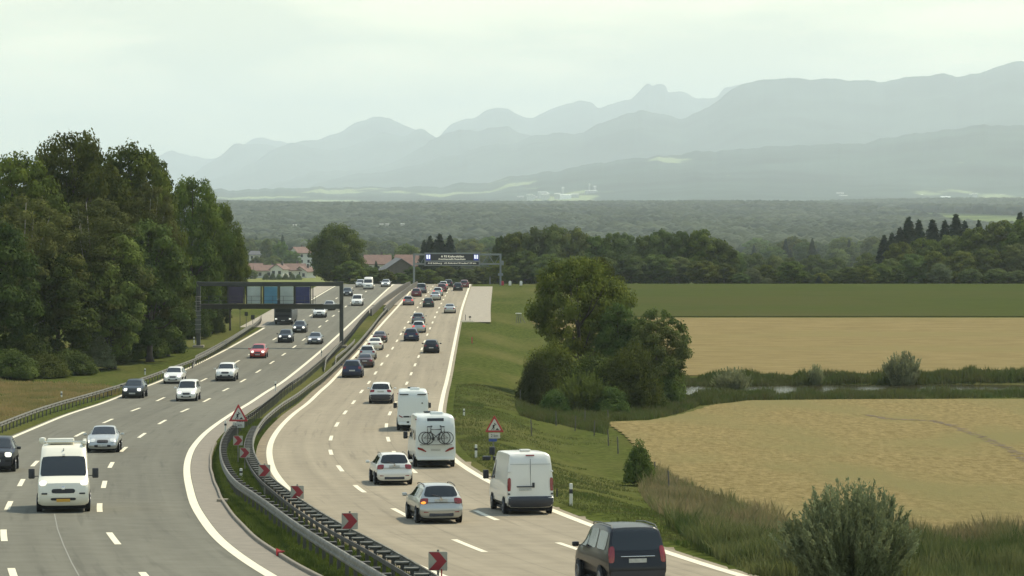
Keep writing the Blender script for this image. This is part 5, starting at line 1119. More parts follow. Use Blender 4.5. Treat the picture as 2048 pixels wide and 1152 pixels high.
def barrier(pts, label, side, far_single=True, y0=62, yd=186, yend=None, h=.75, extend=0):
    f, a, b = path_from_px(pts, h); e = empty('crash_barrier', (float(f(a)), a, float(G(f(a), a))))
    inv = e.matrix_basis.inverted_safe() if False else Matrix.Translation(-Vector(e.location))
    a0 = y0 if extend else a; b1 = yend or b
    g0 = f
    if extend:
        s0 = float(f(a+2) - f(a)) / 2; c0 = extend
        f = lambda y, g0=g0: np.where(np.asarray(y, float) < a, g0(a) + s0 * (np.asarray(y, float) - a) + c0 * (np.asarray(y, float) - a) ** 2, g0(y))
    def put_mb(mb, nm, m, sm=True):
        o = mb.build(nm, m, e, sm); o.matrix_parent_inverse = Matrix.Translation(-Vector(e.location)); return o
    put_mb(rail_sweep(f, a0, b1, 0, -side), 'rail', M['galv'])
    w = .34 if side == 1 else .44
    dbl = yd is not None and yd > a0
    if dbl and side == -1: put_mb(rail_sweep(f, a0, yd, side * w, side, prof=[(.0, .62), (.03, .62), (.03, .50), (.0, .50)]), 'rail', M['galv_dark'])
    # spacers and posts
    sp_me = None; po_me = None; loose = MB(); np_ = 0; base = Vector(e.location)
    A = arc_pts(f, a0, yd, 2.0) if dbl else []
    for i, (x, y, n) in enumerate(A):
        if i < 100:
            if sp_me is None:
                sp_me = MB().box((side * w / 2, 0, .70), (w - .02, .13, .05), bev=.012).build('spacer', M['galv'] if side == -1 else M['galv_dark'], e); po_me = MB().box((side * w / 2, 0, .33), (.10, .06, .74)).box((side*w/2, 0, .66), (w*.8, .05, .07)).build('post', M['galv_dark'], e); o1, o2 = sp_me, po_me
            else: o1, o2 = link('spacer', sp_me.data, None, e), link('post', po_me.data, None, e)
            for o in (o1, o2): o.location = Vector((x, y, float(G(x, y)))) - base; o.rotation_euler = (0, 0, math.atan2(n.y, n.x))
    rest = arc_pts(f, max(yd or a0, a0) if dbl else a0, b1, 2.0); budget = 100 - min(100, len(A)); far_m = MB(); pme = None
    for i, (x, y, n) in enumerate(rest):
        z = float(G(x, y))
        if i < budget:
            if pme is None: pme = MB().box((side*.05, 0, .34), (.08, .06, .76)).box((side*.0, 0, .6), (.14, .08, .2)).build('post', M['galv_dark'], e); o = pme
            else: o = link('post', pme.data, None, e)
            o.location = Vector((x, y, z)) - base; o.rotation_euler = (0, 0, math.atan2(n.y, n.x))
        else: far_m.box((x - base.x, y - base.y, z + .34 - base.z), (.08, .06, .76))
    if far_m.v: o = far_m.build('posts', M['galv_dark'], e); o['kind'] = 'stuff'
    tag(e, label, 'crash barrier'); return f
fml = barrier([(795, 1166), (766, 1150), (683, 1101), (595, 1047), (537, 1005.7), (493, 976), (478, 967), (454.7, 942), (443, 915), (441, 891), (447.4, 871), (460, 854), (478, 842), (507, 823), (535, 801), (566, 776), (596, 755.8), (639, 722), (671, 695), (700, 665), (720, 640), (738, 620)],
  'steel crash barrier on the left side of the median, facing the oncoming carriageway', 1, extend=.004)
fmr = barrier([(875, 1152), (864, 1145), (766, 1090), (681, 1047), (603, 999.6), (560, 968), (537, 949), (518.5, 925.8), (509, 908), (505, 889), (508, 869), (517, 851), (535, 829), (573, 800), (603, 780.6), (644, 751), (671, 728), (716, 684), (740, 656), (761, 629), (775, 614)],
  'steel crash barrier on the right side of the median, beside the concrete carriageway', -1, extend=.004)
fvl = barrier([(-60, 868), (0, 845), (87.5, 813), (166.7, 790), (246, 767), (333, 737.7), (391.7, 716), (463, 676), (500, 652), (518, 640), (523, 630)],
  'long steel crash barrier along the left verge below the wood', -1, yd=None)
# short second rail behind the left verge barrier, and rail round the median foundation
def short_rail(pts, label, h=.75):
    q = [p2g(px, py, h) for px, py in pts]; e = empty('crash_barrier', (q[0][0], q[0][1], float(G(*q[0])))); b = Vector(e.location); mb = MB(); k = len(WB)*2; V = []
    for i, (x, y) in enumerate(q):
        p, r = q[max(i-1, 0)], q[min(i+1, len(q)-1)]; t = Vector((r[0]-p[0], r[1]-p[1])).normalized(); n = Vector((t.y, -t.x))
        for u in (0, 1):
            for j in (range(len(WB)) if u == 0 else range(len(WB)-1, -1, -1)):
                o_ = WB[j][0] - (.012 if u else 0); V.append((x + n.x*o_ - b.x, y + n.y*o_ - b.y, float(G(x, y)) + WB[j][1] - (.62 if i in (0,) and len(q) > 3 else 0) - b.z))
    mb.add(V, [(i*k+j, (i+1)*k+j, (i+1)*k+(j+1)%k, i*k+(j+1)%k) for i in range(len(q)-1) for j in range(k)]); mb.build('rail', M['galv'], e, True)
    for i in range(len(q)-1):
        L_ = math.hypot(q[i+1][0]-q[i][0], q[i+1][1]-q[i][1]); n_ = max(1, int(L_/2.5))
        for s_ in range(n_):
            t = s_/n_; x = q[i][0]*(1-t)+q[i+1][0]*t; y = q[i][1]*(1-t)+q[i+1][1]*t; MB().box((x-b.x, y-b.y, float(G(x, y)) + .3 - b.z), (.06, .08, .7)).build('post', M['galv_dark'], e)
    tag(e, label, 'crash barrier')
short_rail([(385, 722), (392, 711), (420, 697), (460, 675), (500, 650)], 'second short barrier rail behind the foot of the near gantry')
short_rail([(669, 722), (672, 712), (690, 698), (707, 682), (709, 678)], 'short guard rail protecting the right foot of the near gantry')
short_rail([(648, 728), (652, 716), (662, 704), (700, 663)], 'short guard rail on the oncoming side of the right gantry foot')
# parapets on the far median bridge
def wall_strip(name, pts, h, t, label, m):
    q = [p2g(px, py, h) for px, py in pts]; q = sorted(q, key=lambda p: p[1]); ys = np.arange(q[0][1], q[-1][1], 3.0); f = pchip([p[1] for p in q], [p[0] for p in q]); mb = MB(); V = []
    for i, y in enumerate(ys):
        x = float(f(y)); z = float(-Hf(y)); hh = h
        V += [(x-t/2, y, z-.05), (x-t/2*.7, y, z+hh), (x+t/2*.7, y, z+hh), (x+t/2, y, z-.05)]
    mb.add(V, [(4*i+j, 4*i+j+1, 4*i+j+5, 4*i+j+4) for i in range(len(ys)-1) for j in range(3)] + [(0,1,2,3), tuple(4*(len(ys)-1)+j for j in (3,2,1,0))])
    o = mb.build(name, m); tag(o, label, 'barrier wall'); return o
M['wallc'] = mat('dark weathered concrete', (.085, .08, .065), .9, var=.2, scale=.8)
M['wallt'] = mat('pale steel rail', (.30, .28, .23), .6, metal=.3)
wall_strip('barrier_wall', [(742, 618), (762, 600), (790, 580), (812, 566), (822, 562)], 1.0, .3, 'dark barrier wall on the left side of the far median, up to the crest', M['wallc'])
wall_strip('barrier_wall', [(768, 616), (788, 597), (812, 577), (826, 567), (836, 562)], .95, .26, 'dark barrier wall on the right side of the far median, up to the crest', M['wallc'])

# ------------------------------------------------------------------ gantries
def gz(x, y): return float(G(x, y))
def near_gantry():
    d = 348.0; xl, xr = at(397, d), at(683, d); z0 = float(-Hf(d)); zt = zpx(568, d); zb = zpx(613, d); e = empty('sign_gantry', (xl, d, z0)); b = Vector((xl, d, z0))
    def B_(mb, nm, m=M['gantry'], sm=False, par=None): o = mb.build(nm, m, par or e, sm); o.matrix_parent_inverse = Matrix.Translation(-b) if par is None else Matrix(); return o
    for x in (xl, xr):
        B_(MB().box((x, d, (z0+zt)/2 + .1), (.46, .5, zt - z0 + .4), bev=.04), 'post')
        B_(MB().box((x, d, z0 + .12), (1.3, 1.0, .3), bev=.03), 'foundation', M['concrete'])
    B_(MB().box(((xl+xr)/2, d, zt), (xr - xl, .45, .5), bev=.03), 'upper_beam'); B_(MB().box(((xl+xr)/2, d, zb), (xr - xl, .5, .55), bev=.03), 'lower_beam')
    cols = [('purple', (.055, .042, .078)), ('silver', (.42, .47, .43)), ('blue', (.09, .24, .34)), ('silver', (.42, .46, .42)), ('navy', (.03, .036, .12))]
    zc, hh = zpx(590, d), 34 / F * d
    for (a, c), (nm, col) in zip([(458, 487), (495, 521), (529, 555), (561, 587), (592, 620)], cols):
        k = 'panel ' + nm
        if k not in M: M[k] = mat(k + ' sheet', col, .5, metal=.1, var=.15, scale=.8)
        x0, x1 = at(a, d), at(c, d)
        p = B_(MB().box(((x0+x1)/2, d - .30, zc), (x1-x0, .24, hh), bev=.02), 'sign_panel', M[k]); p['label'] = nm + ' rear side of a lane sign'
        for xx in (x0 - .09, x1 + .09): B_(MB().box((xx, d - .12, zc), (.13, .16, hh + .55)), 'panel_strut')
    for px in (455, 626): B_(MB().box((at(px, d), d - .1, zc - .1), (.1, .12, hh + .9)), 'hanger')
    wr = MB()
    for z in (zb + .75, zb + 1.25): wr.tube([(xl, d - .55, z), (at(632, d), d - .55, z)], .018, 5)
    for i in range(12): wr.tube([(xl + (xr-xl)*.82*i/11, d - .55, zb + .2), (xl + (xr-xl)*.82*i/11, d - .55, zb + 1.27)], .018, 5)
    B_(wr, 'railing', M['galv_dark'])
    B_(MB().box(((xl+xr)/2 - 1, d - .45, zb + .29), ((xr-xl)*.86, .55, .05)), 'walkway', M['galv_dark'])
    ld = MB()
    for s_ in (-.24, .24): ld.tube([(xl + s_, d - .45, z0 + 1.8), (xl + s_, d - .45, zb + 1.2)], .03, 5)
    z = z0 + 1.9
    while z < zb + 1.2: ld.tube([(xl - .24, d - .45, z), (xl + .24, d - .45, z)], .015, 4); z += .3
    for k in range(8):
        z = z0 + 2.2 + k * .55; ld.tube([(xl - .36, d - .45, z), (xl - .34, d - .95, z), (xl, d - 1.15, z), (xl + .34, d - .95, z), (xl + .36, d - .45, z)], .022, 4)
    B_(ld, 'ladder', M['wallt'])
    B_(MB().box((xl, d - .50, z0 + 3.0), (.62, .06, 2.6), bev=.02), 'ladder_guard', mat('ladder guard mesh', (.10, .105, .085), .6))
    tag(e, 'dark grey sign gantry over the oncoming carriageway, its coloured panels seen from behind', 'gantry')
near_gantry()
def far_gantry():
    d = 585.0; xl, xr = at(828, d), at(1001, d); z0 = float(-Hf(d)); zt = zpx(509, d); zb = zpx(528, d); e = empty('sign_gantry', (xl, d, z0)); b = Vector((xl, d, z0)); gm_ = M['gantry_far']
    def B_(mb, nm, m=gm_, par=None): o = mb.build(nm, m, par or e); o.matrix_parent_inverse = Matrix.Translation(-b) if par is None else Matrix(); return o
    for x in (xl, xr): B_(MB().box((x, d, (z0+zt)/2), (.38, .4, zt - z0 + .3), bev=.03), 'post')
    B_(MB().box(((xl+xr)/2, d, zt), (xr-xl, .35, .36)), 'upper_beam'); B_(MB().box(((xl+xr)/2, d, zb), (xr-xl, .35, .3)), 'lower_beam')
    br = MB(); n_ = 14
    for i in range(n_):
        xa, xb = xl + (xr-xl)*i/n_, xl + (xr-xl)*(i+1)/n_; br.tube([(xa, d, zb if i % 2 else zt), (xb, d, zt if i % 2 else zb)], .05, 5)
    B_(br, 'bracing')
    B_(MB().box((xr + .25, d - .1, zpx(526, d)), (.75, .5, .9), bev=.05), 'control_box'); B_(MB().box((xr, d - .2, zpx(549, d)), (1.0, .3, .5), bev=.05), 'control_box')
    x0, x1, y0_, y1_ = at(849, d), at(960, d), zpx(505.5, d), zpx(531.5, d)
    case = B_(MB().box(((x0+x1)/2, d - .45, (y0_+y1_)/2), (x1-x0, .5, y0_-y1_), bev=.04), 'display_case', gm_)
    scr = mat('display screen', (.012, .013, .018), .5); led = mat('display lettering', (.75, .72, .55), .6, emit=(1, .96, .78, .55)); bl = mat('display blue', (.03, .04, .22), .5, emit=(.05, .06, .4, .35)); wt = mat('display white', (.8, .8, .85), .5, emit=(.9, .92, 1, .8))
    yf = d - .71
    def box_px(a, b_, t, u, nm, m, y=yf, par=None, th=.02): return B_(MB().box((at((a+b_)/2, d), y, zpx((t+u)/2, d)), (at(b_, d)-at(a, d), th, zpx(t, d)-zpx(u, d))), nm, m)
    box_px(851.5, 957.5, 508, 521, 'display_screen', scr); box_px(851.5, 957.5, 523.5, 529.5, 'display_screen', scr)
    for a in (852, 947.5):
        box_px(a, a + 9.5, 508.4, 520.6, 'lane_symbol', bl, yf - .02)
        for s_ in (1.2, 5.6): box_px(a + s_, a + s_ + 2.8, 509.6, 517.4, 'lane_arrow', wt, yf - .04)
    def text(s, cx, cy, hpx, wpx):
        cu = bpy.data.curves.new('text', 'FONT'); cu.body = s; cu.align_x = 'CENTER'; cu.align_y = 'CENTER'; cu.size = 1; cu.extrude = .004; to = bpy.data.objects.new('text', cu); C.objects.link(to)
        bpy.context.view_layer.update(); me = bpy.data.meshes.new_from_object(to.evaluated_get(bpy.context.evaluated_depsgraph_get())); bpy.data.objects.remove(to)
        co = np.array([v.co for v in me.vertices]); mn, mx_ = co.min(0), co.max(0); c_ = (mn + mx_)/2; k = hpx/F*d/(mx_[1]-mn[1]); kx = wpx/F*d/(mx_[0]-mn[0])
        V = [(at(cx, d) + (p[0]-c_[0])*kx, yf - .03 - p[2]*.5, zpx(cy, d) + (p[1]-c_[1])*k) for p in co]
        for v, p in zip(me.vertices, V): v.co = p
        me.materials.clear(); me.materials.append(led); o = link('display_text', me, None, e); o.matrix_parent_inverse = Matrix.Translation(-b)
    text('A 93 Kiefersfelden', 905, 512.6, 4.2, 46); text('Anschlussstelle Rosenheim', 904, 518.0, 3.2, 54); text('A 8 Salzburg - AS Rohrdorf Frasdorf 10 km', 904, 526.5, 3.6, 96)
    tag(e, 'light grey gantry at the road crest carrying a dark display board with lit lettering', 'gantry')
far_gantry()

# ------------------------------------------------------------------ signs
SG = {'red': mat('sign red', (.36, .028, .03), .45), 'white': mat('sign white', (.52, .50, .43), .5), 'black': mat('sign black', (.012, .012, .012), .5), 'blue': mat('sign blue', (.03, .07, .25), .5),
      'chev': mat('chevron board white', (.33, .32, .26), .5), 'chevr': mat('chevron red', (.26, .022, .03), .45)}
def plate_poly(pts, y, m, par, nm, th=.006, rot=0):
    """flat shape in the sign's own x-z plane, facing -y"""
    n = len(pts); mb = MB(); mb.add([(p[0], y, p[1]) for p in pts] + [(p[0], y + th, p[1]) for p in pts], [tuple(range(n)), tuple(range(2*n-1, n-1, -1))] + [(i, n+i, n+(i+1)%n, (i+1)%n) for i in range(n)]); return mb.build(nm, m, par)
def rrect(w, h, r, n=5, cx=0, cz=0):
    P_ = []
    for sx, sz, a0 in ((1, 1, 0), (-1, 1, 90), (-1, -1, 180), (1, -1, 270)):
        for i in range(n+1): a = R(a0 + 90*i/n); P_.append((cx + sx*(w/2-r) + r*math.cos(a), cz + sz*(h/2-r) + r*math.sin(a)))
    return P_
def text_mesh(s, h, w, cx, cz, y, m, par, nm='lettering'):
    cu = bpy.data.curves.new('text', 'FONT'); cu.body = s; cu.extrude = .003; to = bpy.data.objects.new('text', cu); C.objects.link(to)
    bpy.context.view_layer.update(); me = bpy.data.meshes.new_from_object(to.evaluated_get(bpy.context.evaluated_depsgraph_get())); bpy.data.objects.remove(to)
    co = np.array([v.co for v in me.vertices]); mn, mx_ = co.min(0), co.max(0); c_ = (mn+mx_)/2
    for v, p in zip(me.vertices, co): v.co = (cx + (p[0]-c_[0])*w/(mx_[0]-mn[0]), y - p[2], cz + (p[1]-c_[1])*h/(mx_[1]-mn[1]))
    me.materials.clear(); me.materials.append(m); return link(nm, me, None, par)
def works_sign(px, d, cy, wpx, tilt, label, extra):
    x = at(px, d); z0 = gz(x, d); e = empty('road_works_sign', (x, d, z0), (0, 0, R(-4))); s = wpx/F*d; hgt = s*.88; zc = zpx(cy, d) - z0; b0 = zc - hgt/2
    def tri(k, cz=None):
        r = s/2*k; c_ = (b0 + hgt*.36); P_ = []; verts = [(-r, c_ - hgt*.36*k), (r, c_ - hgt*.36*k), (0, c_ + hgt*.66*k)]
        for i in range(3):
            a, p, q = Vector(verts[i-1]), Vector(verts[i]), Vector(verts[(i+1) % 3]); u, v = (a-p).normalized(), (q-p).normalized(); rr = .05*s
            P_ += [tuple(p + u*rr), tuple(p + (u+v)*rr*.25), tuple(p + v*rr)]
        return P_
    pan = plate_poly(tri(1.0), -.05, SG['red'], e, 'triangle_panel', .03); plate_poly(tri(.70), -.056, SG['white'], pan, 'white_field')
    q = s * .5; cz = b0 + hgt*.13; Z = lambda v: cz + v*s; X_ = lambda v: v*s
    man = [(-.17, 0), (-.12, 0), (-.065, .11), (-.045, .10), (-.05, 0), (-.01, 0), (.0, .14), (.005, .22), (.07, .27), (.11, .25), (.09, .30), (.03, .295), (-.02, .27), (-.07, .28), (-.10, .22), (-.085, .15), (-.12, .08)]
    plate_poly([(X_(a) , Z(b)) for a, b in man], -.062, SG['black'], pan, 'worker_symbol'); plate_poly([(X_(.02+.06*math.cos(t)*.55), Z(.335)+.06*math.sin(t)*.55*s) for t in np.linspace(0, 6.28, 11)[:-1]], -.062, SG['black'], pan, 'worker_symbol')
    plate_poly([(X_(.05), Z(0)), (X_(.245), Z(0)), (X_(.19), Z(.07)), (X_(.15), Z(.105)), (X_(.10), Z(.06))], -.062, SG['black'], pan, 'heap_symbol')
    pw, ph = s*.60, s*.29; pz = b0 - ph*.62; pl = plate_poly(rrect(pw, ph, .03, cz=pz), -.05, SG['white'], e, 'distance_plate', .02)
    text_mesh('2 km', ph*.52, pw*.62, 0, pz, -.056, SG['black'], pl)
    if extra:
        plate_poly(rrect(pw*.72, ph*.5, .02, cx=-pw*.14, cz=pz - ph*.82), -.05, SG['blue'], e, 'blue_plate', .02)
        for k, (bx, bz) in enumerate([(-.32, .12), (.25, .10)]): MB().box((bx - .1, -.1, bz), (.42, .5, .2), bev=.03).build('foot_block', M['black'], e, True)
        MB().box((-.12, -.04, .5), (.3, .2, .42), bev=.03).build('battery_box', M['black'], e, True)
    MB().tube([(-.06*s, .02, -.1), (-.06*s, .02, b0 + hgt*.7)], .035, 8).build('post', M['galv'], e, True)
    tag(e, label, 'road sign', 'road works signs')
works_sign(477, 186.0, 825.5, 39, 0, 'triangular road works sign with a 2 km plate on the median', False)
works_sign(989, 157.0, 847.5, 38, 0, 'triangular road works sign with 2 km and blue plates on the right verge', True)
for i, (px, cy, s_, lb) in enumerate([(876, 1122, 38, 'largest red chevron board, at the bottom edge of the photo'), (699.5, 1042, 32.5, 'second nearest red chevron board on the median'), (594.5, 984.5, 26.5, 'third nearest red chevron board on the median'),
        (529, 941, 23.5, 'fourth red chevron board, touching the white line'), (489.5, 905.5, 20, 'fifth red chevron board, just above the fourth'), (476, 881, 19, 'farthest red chevron board, below the median road works sign')]):
    d = .5 * F / s_; x = at(px, d); z0 = gz(x, d); zc = zpx(cy, d) - z0; e = empty('chevron_board', (x, d, z0), (0, 0, R([-4, 2, -2, 3, -2, 2][i])))
    pn = plate_poly(rrect(.5, .5, .03, cz=zc), -.03, SG['chev'], e, 'board', .025)
    plate_poly([(-.24, zc+.235), (.03, zc+.235), (.235, zc), (.03, zc-.235), (-.24, zc-.235), (-.03, zc)], -.036, SG['chevr'], pn, 'chevron')
    po = MB().tube([(0, .02, -.2), (0, .02, zc + .30)], .03, 8)
    po.build('post', M['galv'], e, True)
    if i == 0: MB().tube([(.1, -.05, -.2), (.1, -.05, zc - .2)], .02, 6).tube([(-.1, .08, -.2), (.02, 0, zc - .1)], .02, 6).build('brace', SG['red'], e, True)
    tag(e, lb, 'chevron sign', 'chevron boards on the median')
M['delin'] = mat('delineator plastic', (.6, .59, .5), .5)
def delineator(px, py, hpx, label, col='w'):
    x, d = p2g(px, py + hpx/2); h = hpx/F*d*1.0; z0 = gz(x, d); e = empty('delineator_post', (x, d, z0 - .02)); k = max(h, .5); w = .13
    MB().box((0, 0, k/2), (w, .10, k), bev=.02, taper=1).build('shaft', M['delin'] if col == 'w' else SG['red'], e, True)
    if col == 'w': MB().box((0, 0, k*.66), (w+.014, .114, k*.2), rot=None, bev=.015).build('black_band', M['black'], e, True)
    tag(e, label, 'delineator', 'delineator posts')
for px, py, h, lb in [(1142, 989, 46, 'white delineator post with a black band right of the delivery van'), (952, 902, 27, 'white delineator post with a black band left of the road works sign'), (123, 790, 15, 'white delineator post on the left verge before the dry grass'),
    (290, 743, 13, 'white delineator post on the left verge before the wood'), (551, 772, 20, 'slim post at the oncoming side of the median, mid way to the gantry'), (482, 947, 20, 'white delineator post standing between the median barriers'), (451, 852, 22, 'white post with red top beside the median road works sign'),
    (928, 824, 14, 'white delineator post beside the far motorhome'), (388, 680, 13, 'white post left of the foot of the near gantry'), (643, 706, 14, 'slim post at the edge line near the right gantry foot')]: delineator(px, py, h, lb)
delineator(944, 680, 13, 'small dark red marker post on the right verge', 'r'); 
for px, py, lb in [(1114, 994, 'short dark marker stub right of the delivery van')]:
    x, d = p2g(px, py); o = MB().tube([(x, d, gz(x, d)), (x, d, gz(x, d) + .35)], .035, 6).build('marker_stub', M['black']); tag(o, lb, 'post')
# field fence posts
M['wood'] = mat('grey fence wood', (.10, .09, .07), .9, var=.3, scale=5)
fp = None
for i, (px, py) in enumerate([(1063, 872), (1040, 806), (1112, 852), (1150, 862), (1188, 872), (1217, 892), (1236, 908), (1309, 965), (1338, 985), (1170, 850), (1216, 850)]):
    x, d = p2g(px, py)
    if fp is None: fp = MB().tube([(0, 0, -.1), (.01, 0, .6), (0, .01, 1.15)], [.045, .042, .04], 7).build('fence_post', M['wood'], None, True); o = fp
    else: o = fp.copy(); C.objects.link(o)
    o.location = (x, d, gz(x, d)); o.rotation_euler = (random.uniform(-.06, .06), random.uniform(-.06, .06), 0); tag(o, 'thin grey wooden fence post in long grass along the field edge', 'fence post', 'fence posts between verge and field')
# three small sign backs on the left bank, measuring frame and bay markers
for px, d, yt, yb, w, lb in [(480, 385, 612, 655, 6, 'small dark sign board left of the row of three on the bank'), (492.5, 390, 624, 650, 6.5, 'small dark sign board in the middle of the three on the bank'), (505.5, 395, 630, 650, 7.5, 'small dark sign board right of the row of three on the bank')]:
    x = at(px, d); z0 = gz(x, d); e = empty('board_sign', (x, d, z0)); zt = zpx(yt, d) - z0; wm = w/F*d; MB().box((0, 0, zt - wm*.6), (wm, .04, wm*1.2), bev=.01).build('board', M['gantry'], e); MB().tube([(0, .04, -.1), (0, .04, zt)], .035, 6).build('post', M['galv_dark'], e, True); tag(e, lb, 'sign', 'small boards on the bank')
x, d = p2g(1037, 646); z0 = gz(x, d); e = empty('equipment_stand', (x, d, z0)); h = 19/F*d
MB().box((0, 0, h), (.9, .6, .12), bev=.03).build('top_plate', M['delin'], e, True)
for a, b in ((-.35, -.2), (.35, -.2), (0, .3)): MB().tube([(a*.5, b*.5, h), (a, b, 0)], .06, 6).build('leg', M['galv'], e, True)
MB().tube([(.3, 0, h - .1), (1.0, -.2, 0)], .05, 6).build('stay', M['galv'], e, True); tag(e, 'white three legged equipment stand on the grass left of the oak clump', 'equipment stand')
x, d = p2g(940, 643); e = empty('marker_sign', (x, d, gz(x, d))); MB().tube([(0, 0, 0), (0, 0, .8)], .04, 6).build('post', M['galv_dark'], e, True); MB().box((0, 0, .65), (.35, .05, .22), bev=.02).build('board', M['galv_dark'], e); tag(e, 'tiny marker sign at the near end of the right emergency bay', 'sign')
x, d = p2g(931, 643); o = MB().tube([(x, d, gz(x, d)), (x, d, gz(x, d) + 1.0)], .045, 6).build('marker_post', M['black']); tag(o, 'slim black post at the near corner of the right emergency bay', 'post')
x, d = p2g(934, 643); o = MB().box((x, d - .3, gz(x, d) + .08), (1.9, .25, .2), bev=.03).build('kerb_stone', M['paint'], None, True); tag(o, 'pale kerb stone at the near end of the right emergency bay', 'kerb stone')
d = 600; x = at(980, d); o = MB().box((0, 0, .6), (.5, .1, 1.9), taper=.3).build('warning_pennant', M['galv']); o.location = (x, d, gz(x, d)); tag(o, 'pale leaning panel at the far end of the right emergency bay', 'panel')
d = 585
for px, m_, lb, c_ in [(1005, SG['red'], 'small orange box at the foot of the far gantry', 'box'), (1020, M['delin'], 'white cabinet right of the far gantry foot', 'cabinet'), (1042, M['delin'], 'small white marker on the rim of the verge', 'marker')]:
    x = at(px, d); z0 = gz(x, d); o = MB().box((0, 0, .4), (.55, .4, .8), bev=.05).box((0, 0, .85), (.3, .25, .12), bev=.03).build('roadside_cabinet', m_, None, True); o.location = (x, d, z0); tag(o, lb, c_)
# red traffic cone lying at the kerb of the median
x, d = p2g(556, 1112); o = MB().lathe([(.17, 0), (.12, .06), (.03, .42)], 12, 'z').box((0, 0, .02), (.42, .42, .04)).build('traffic_cone', SG['red'], None, True); o.location = (x, d, gz(x, d) + .1); o.rotation_euler = (R(75), R(20), R(60)); o.scale = (.55, .55, .55); tag(o, 'crushed red cone lying at the kerb of the median', 'traffic cone')

# ------------------------------------------------------------------ houses
M['tile'] = mat('red roof tiles', (.145, .082, .062), .85, var=.18, scale=.8); M['tile_d'] = mat('brown roof tiles', (.17, .095, .07), .85, var=.2, scale=.8); M['render'] = mat('pale render', (.58, .56, .48), .85); M['timber'] = mat('dark timber cladding', (.09, .075, .06), .9, var=.2, scale=1)
M['pane'] = mat('window pane', (.03, .035, .04), .15); M['slate'] = mat('grey roof sheet', (.085, .085, .085), .8)
def house(px, d, w, dp, hw, hr, label, roof='tile', wall='render', rot=0, wins=3, zoff=0, name='house', gable_front=False, cat='house'):
    """w along local x, dp deep, eaves hw, roof rise hr"""
    x = at(px, d); z0 = gz(x, d) + zoff; e = empty(name, (x, d, z0), (0, 0, R(rot))); a, b = w/2, dp/2; mb = MB()
    V = [(-a,-b,-1.5),(a,-b,-1.5),(a,b,-1.5),(-a,b,-1.5),(-a,-b,hw),(a,-b,hw),(a,b,hw),(-a,b,hw)]
    if gable_front: V += [(0,-b,hw+hr),(0,b,hw+hr)]; Fc = [(0,1,5,8,4),(2,3,7,9,6),(1,2,6,5),(3,0,4,7)]
    else: V += [(-a,0,hw+hr),(a,0,hw+hr)]; Fc = [(0,1,5,4),(2,3,7,6),(1,2,6,9,5),(3,0,4,8,7)]
    mb.add(V, Fc).build('wall', M[wall], e); o_ = .7; t = .25; rf = MB()
    if gable_front:
        for s_ in (-1, 1):
            k = hr/a; V = [(0,-b-o_,hw+hr+.02),(0,b+o_,hw+hr+.02),(s_*(a+o_),b+o_,hw-o_*k+.02),(s_*(a+o_),-b-o_,hw-o_*k+.02)]; V += [(p[0],p[1],p[2]+t) for p in V]; rf.add(V, [(0,1,2,3),(7,6,5,4),(0,3,7,4),(1,0,4,5),(2,1,5,6),(3,2,6,7)])
    else:
        for s_ in (-1, 1):
            k = hr/b; V = [(-a-o_,0,hw+hr+.02),(a+o_,0,hw+hr+.02),(a+o_,s_*(b+o_),hw-o_*k+.02),(-a-o_,s_*(b+o_),hw-o_*k+.02)]; V += [(p[0],p[1],p[2]+t) for p in V]; rf.add(V, [(0,1,2,3),(7,6,5,4),(0,3,7,4),(1,0,4,5),(2,1,5,6),(3,2,6,7)])
    r = rf.build('roof', M[roof], e)
    if name != 'barn': MB().box((a*.35, b*.2, hw+hr+.3), (.8, .8, 1.8)).build('chimney', M['timber'], r)
    rows = 2 if hw > 4.5 else 1
    for row in range(rows):
        for i in range(wins):
            wx = -a + w*(i+.5)/wins; wz = hw - 1.6 - row*2.8; f_ = MB().box((wx, -b-.02, wz), (1.3, .12, 1.5)).build('window', M['render'] if wall != 'render' else M['timber'], e); MB().box((wx, -b-.09, wz), (1.0, .04, 1.25)).build('pane', M['pane'], f_)
    if not gable_front and wins:
        f_ = MB().box((a+.02, 0, hw-1.6), (.12, 1.2, 1.5)).build('window', M['timber'], e); MB().box((a+.09, 0, hw-1.6), (.04, 1.0, 1.25)).build('pane', M['pane'], f_)
    tag(e, label, cat); return e
house(536, 1260, 11, 8, 3.6, 2.0, 'white bungalow with a red roof in the row above the gantry', rot=8, wins=3)
house(559, 1250, 5.5, 8, 4.4, 1.9, 'white gabled wing with two dark windows beside the bungalow', rot=-14, wins=2, gable_front=True)
house(588, 1262, 9, 8, 3.8, 2.4, 'red roofed house right of the white gabled wing', rot=12, wins=2)
house(610, 1262, 6, 8, 3.2, 1.8, 'low white gabled house next to the big round tree', rot=-25, wins=2, gable_front=True)
house(503, 1300, 9, 8, 3.2, 2.6, 'red roofed house half hidden by the boughs of the left wood', rot=5, wins=2, roof='tile_d')
house(482, 1240, 9, 8, 2.6, 2.4, 'red roofed house directly behind the left wood', rot=10, wins=2)
house(601, 1480, 8, 9, 8.2, 2.6, 'tall house with a red gable roof left of the big round tree', rot=35, wins=2, zoff=1)
house(515, 1560, 6.5, 7, 5.5, 1.6, 'pale house with a light roof at the upper left of the village', rot=-20, wins=2, roof='slate', zoff=2)
house(474, 800, 4.5, 4, 2.6, 1.6, 'small shed with a bright red roof on the meadow edge', rot=20, wins=0, zoff=4.5, cat='shed')
house(755, 1040, 8.5, 9, 6.4, 2.8, 'white two storey farmhouse with a red tiled roof left of the barn', rot=4, wins=3, zoff=2.6)
house(797, 900, 11, 12, 4.2, 3.6, 'grey barn with a broad gable behind the road crest', wall='timber', roof='slate', rot=10, wins=0, gable_front=True, name='barn', zoff=3.2, cat='barn')
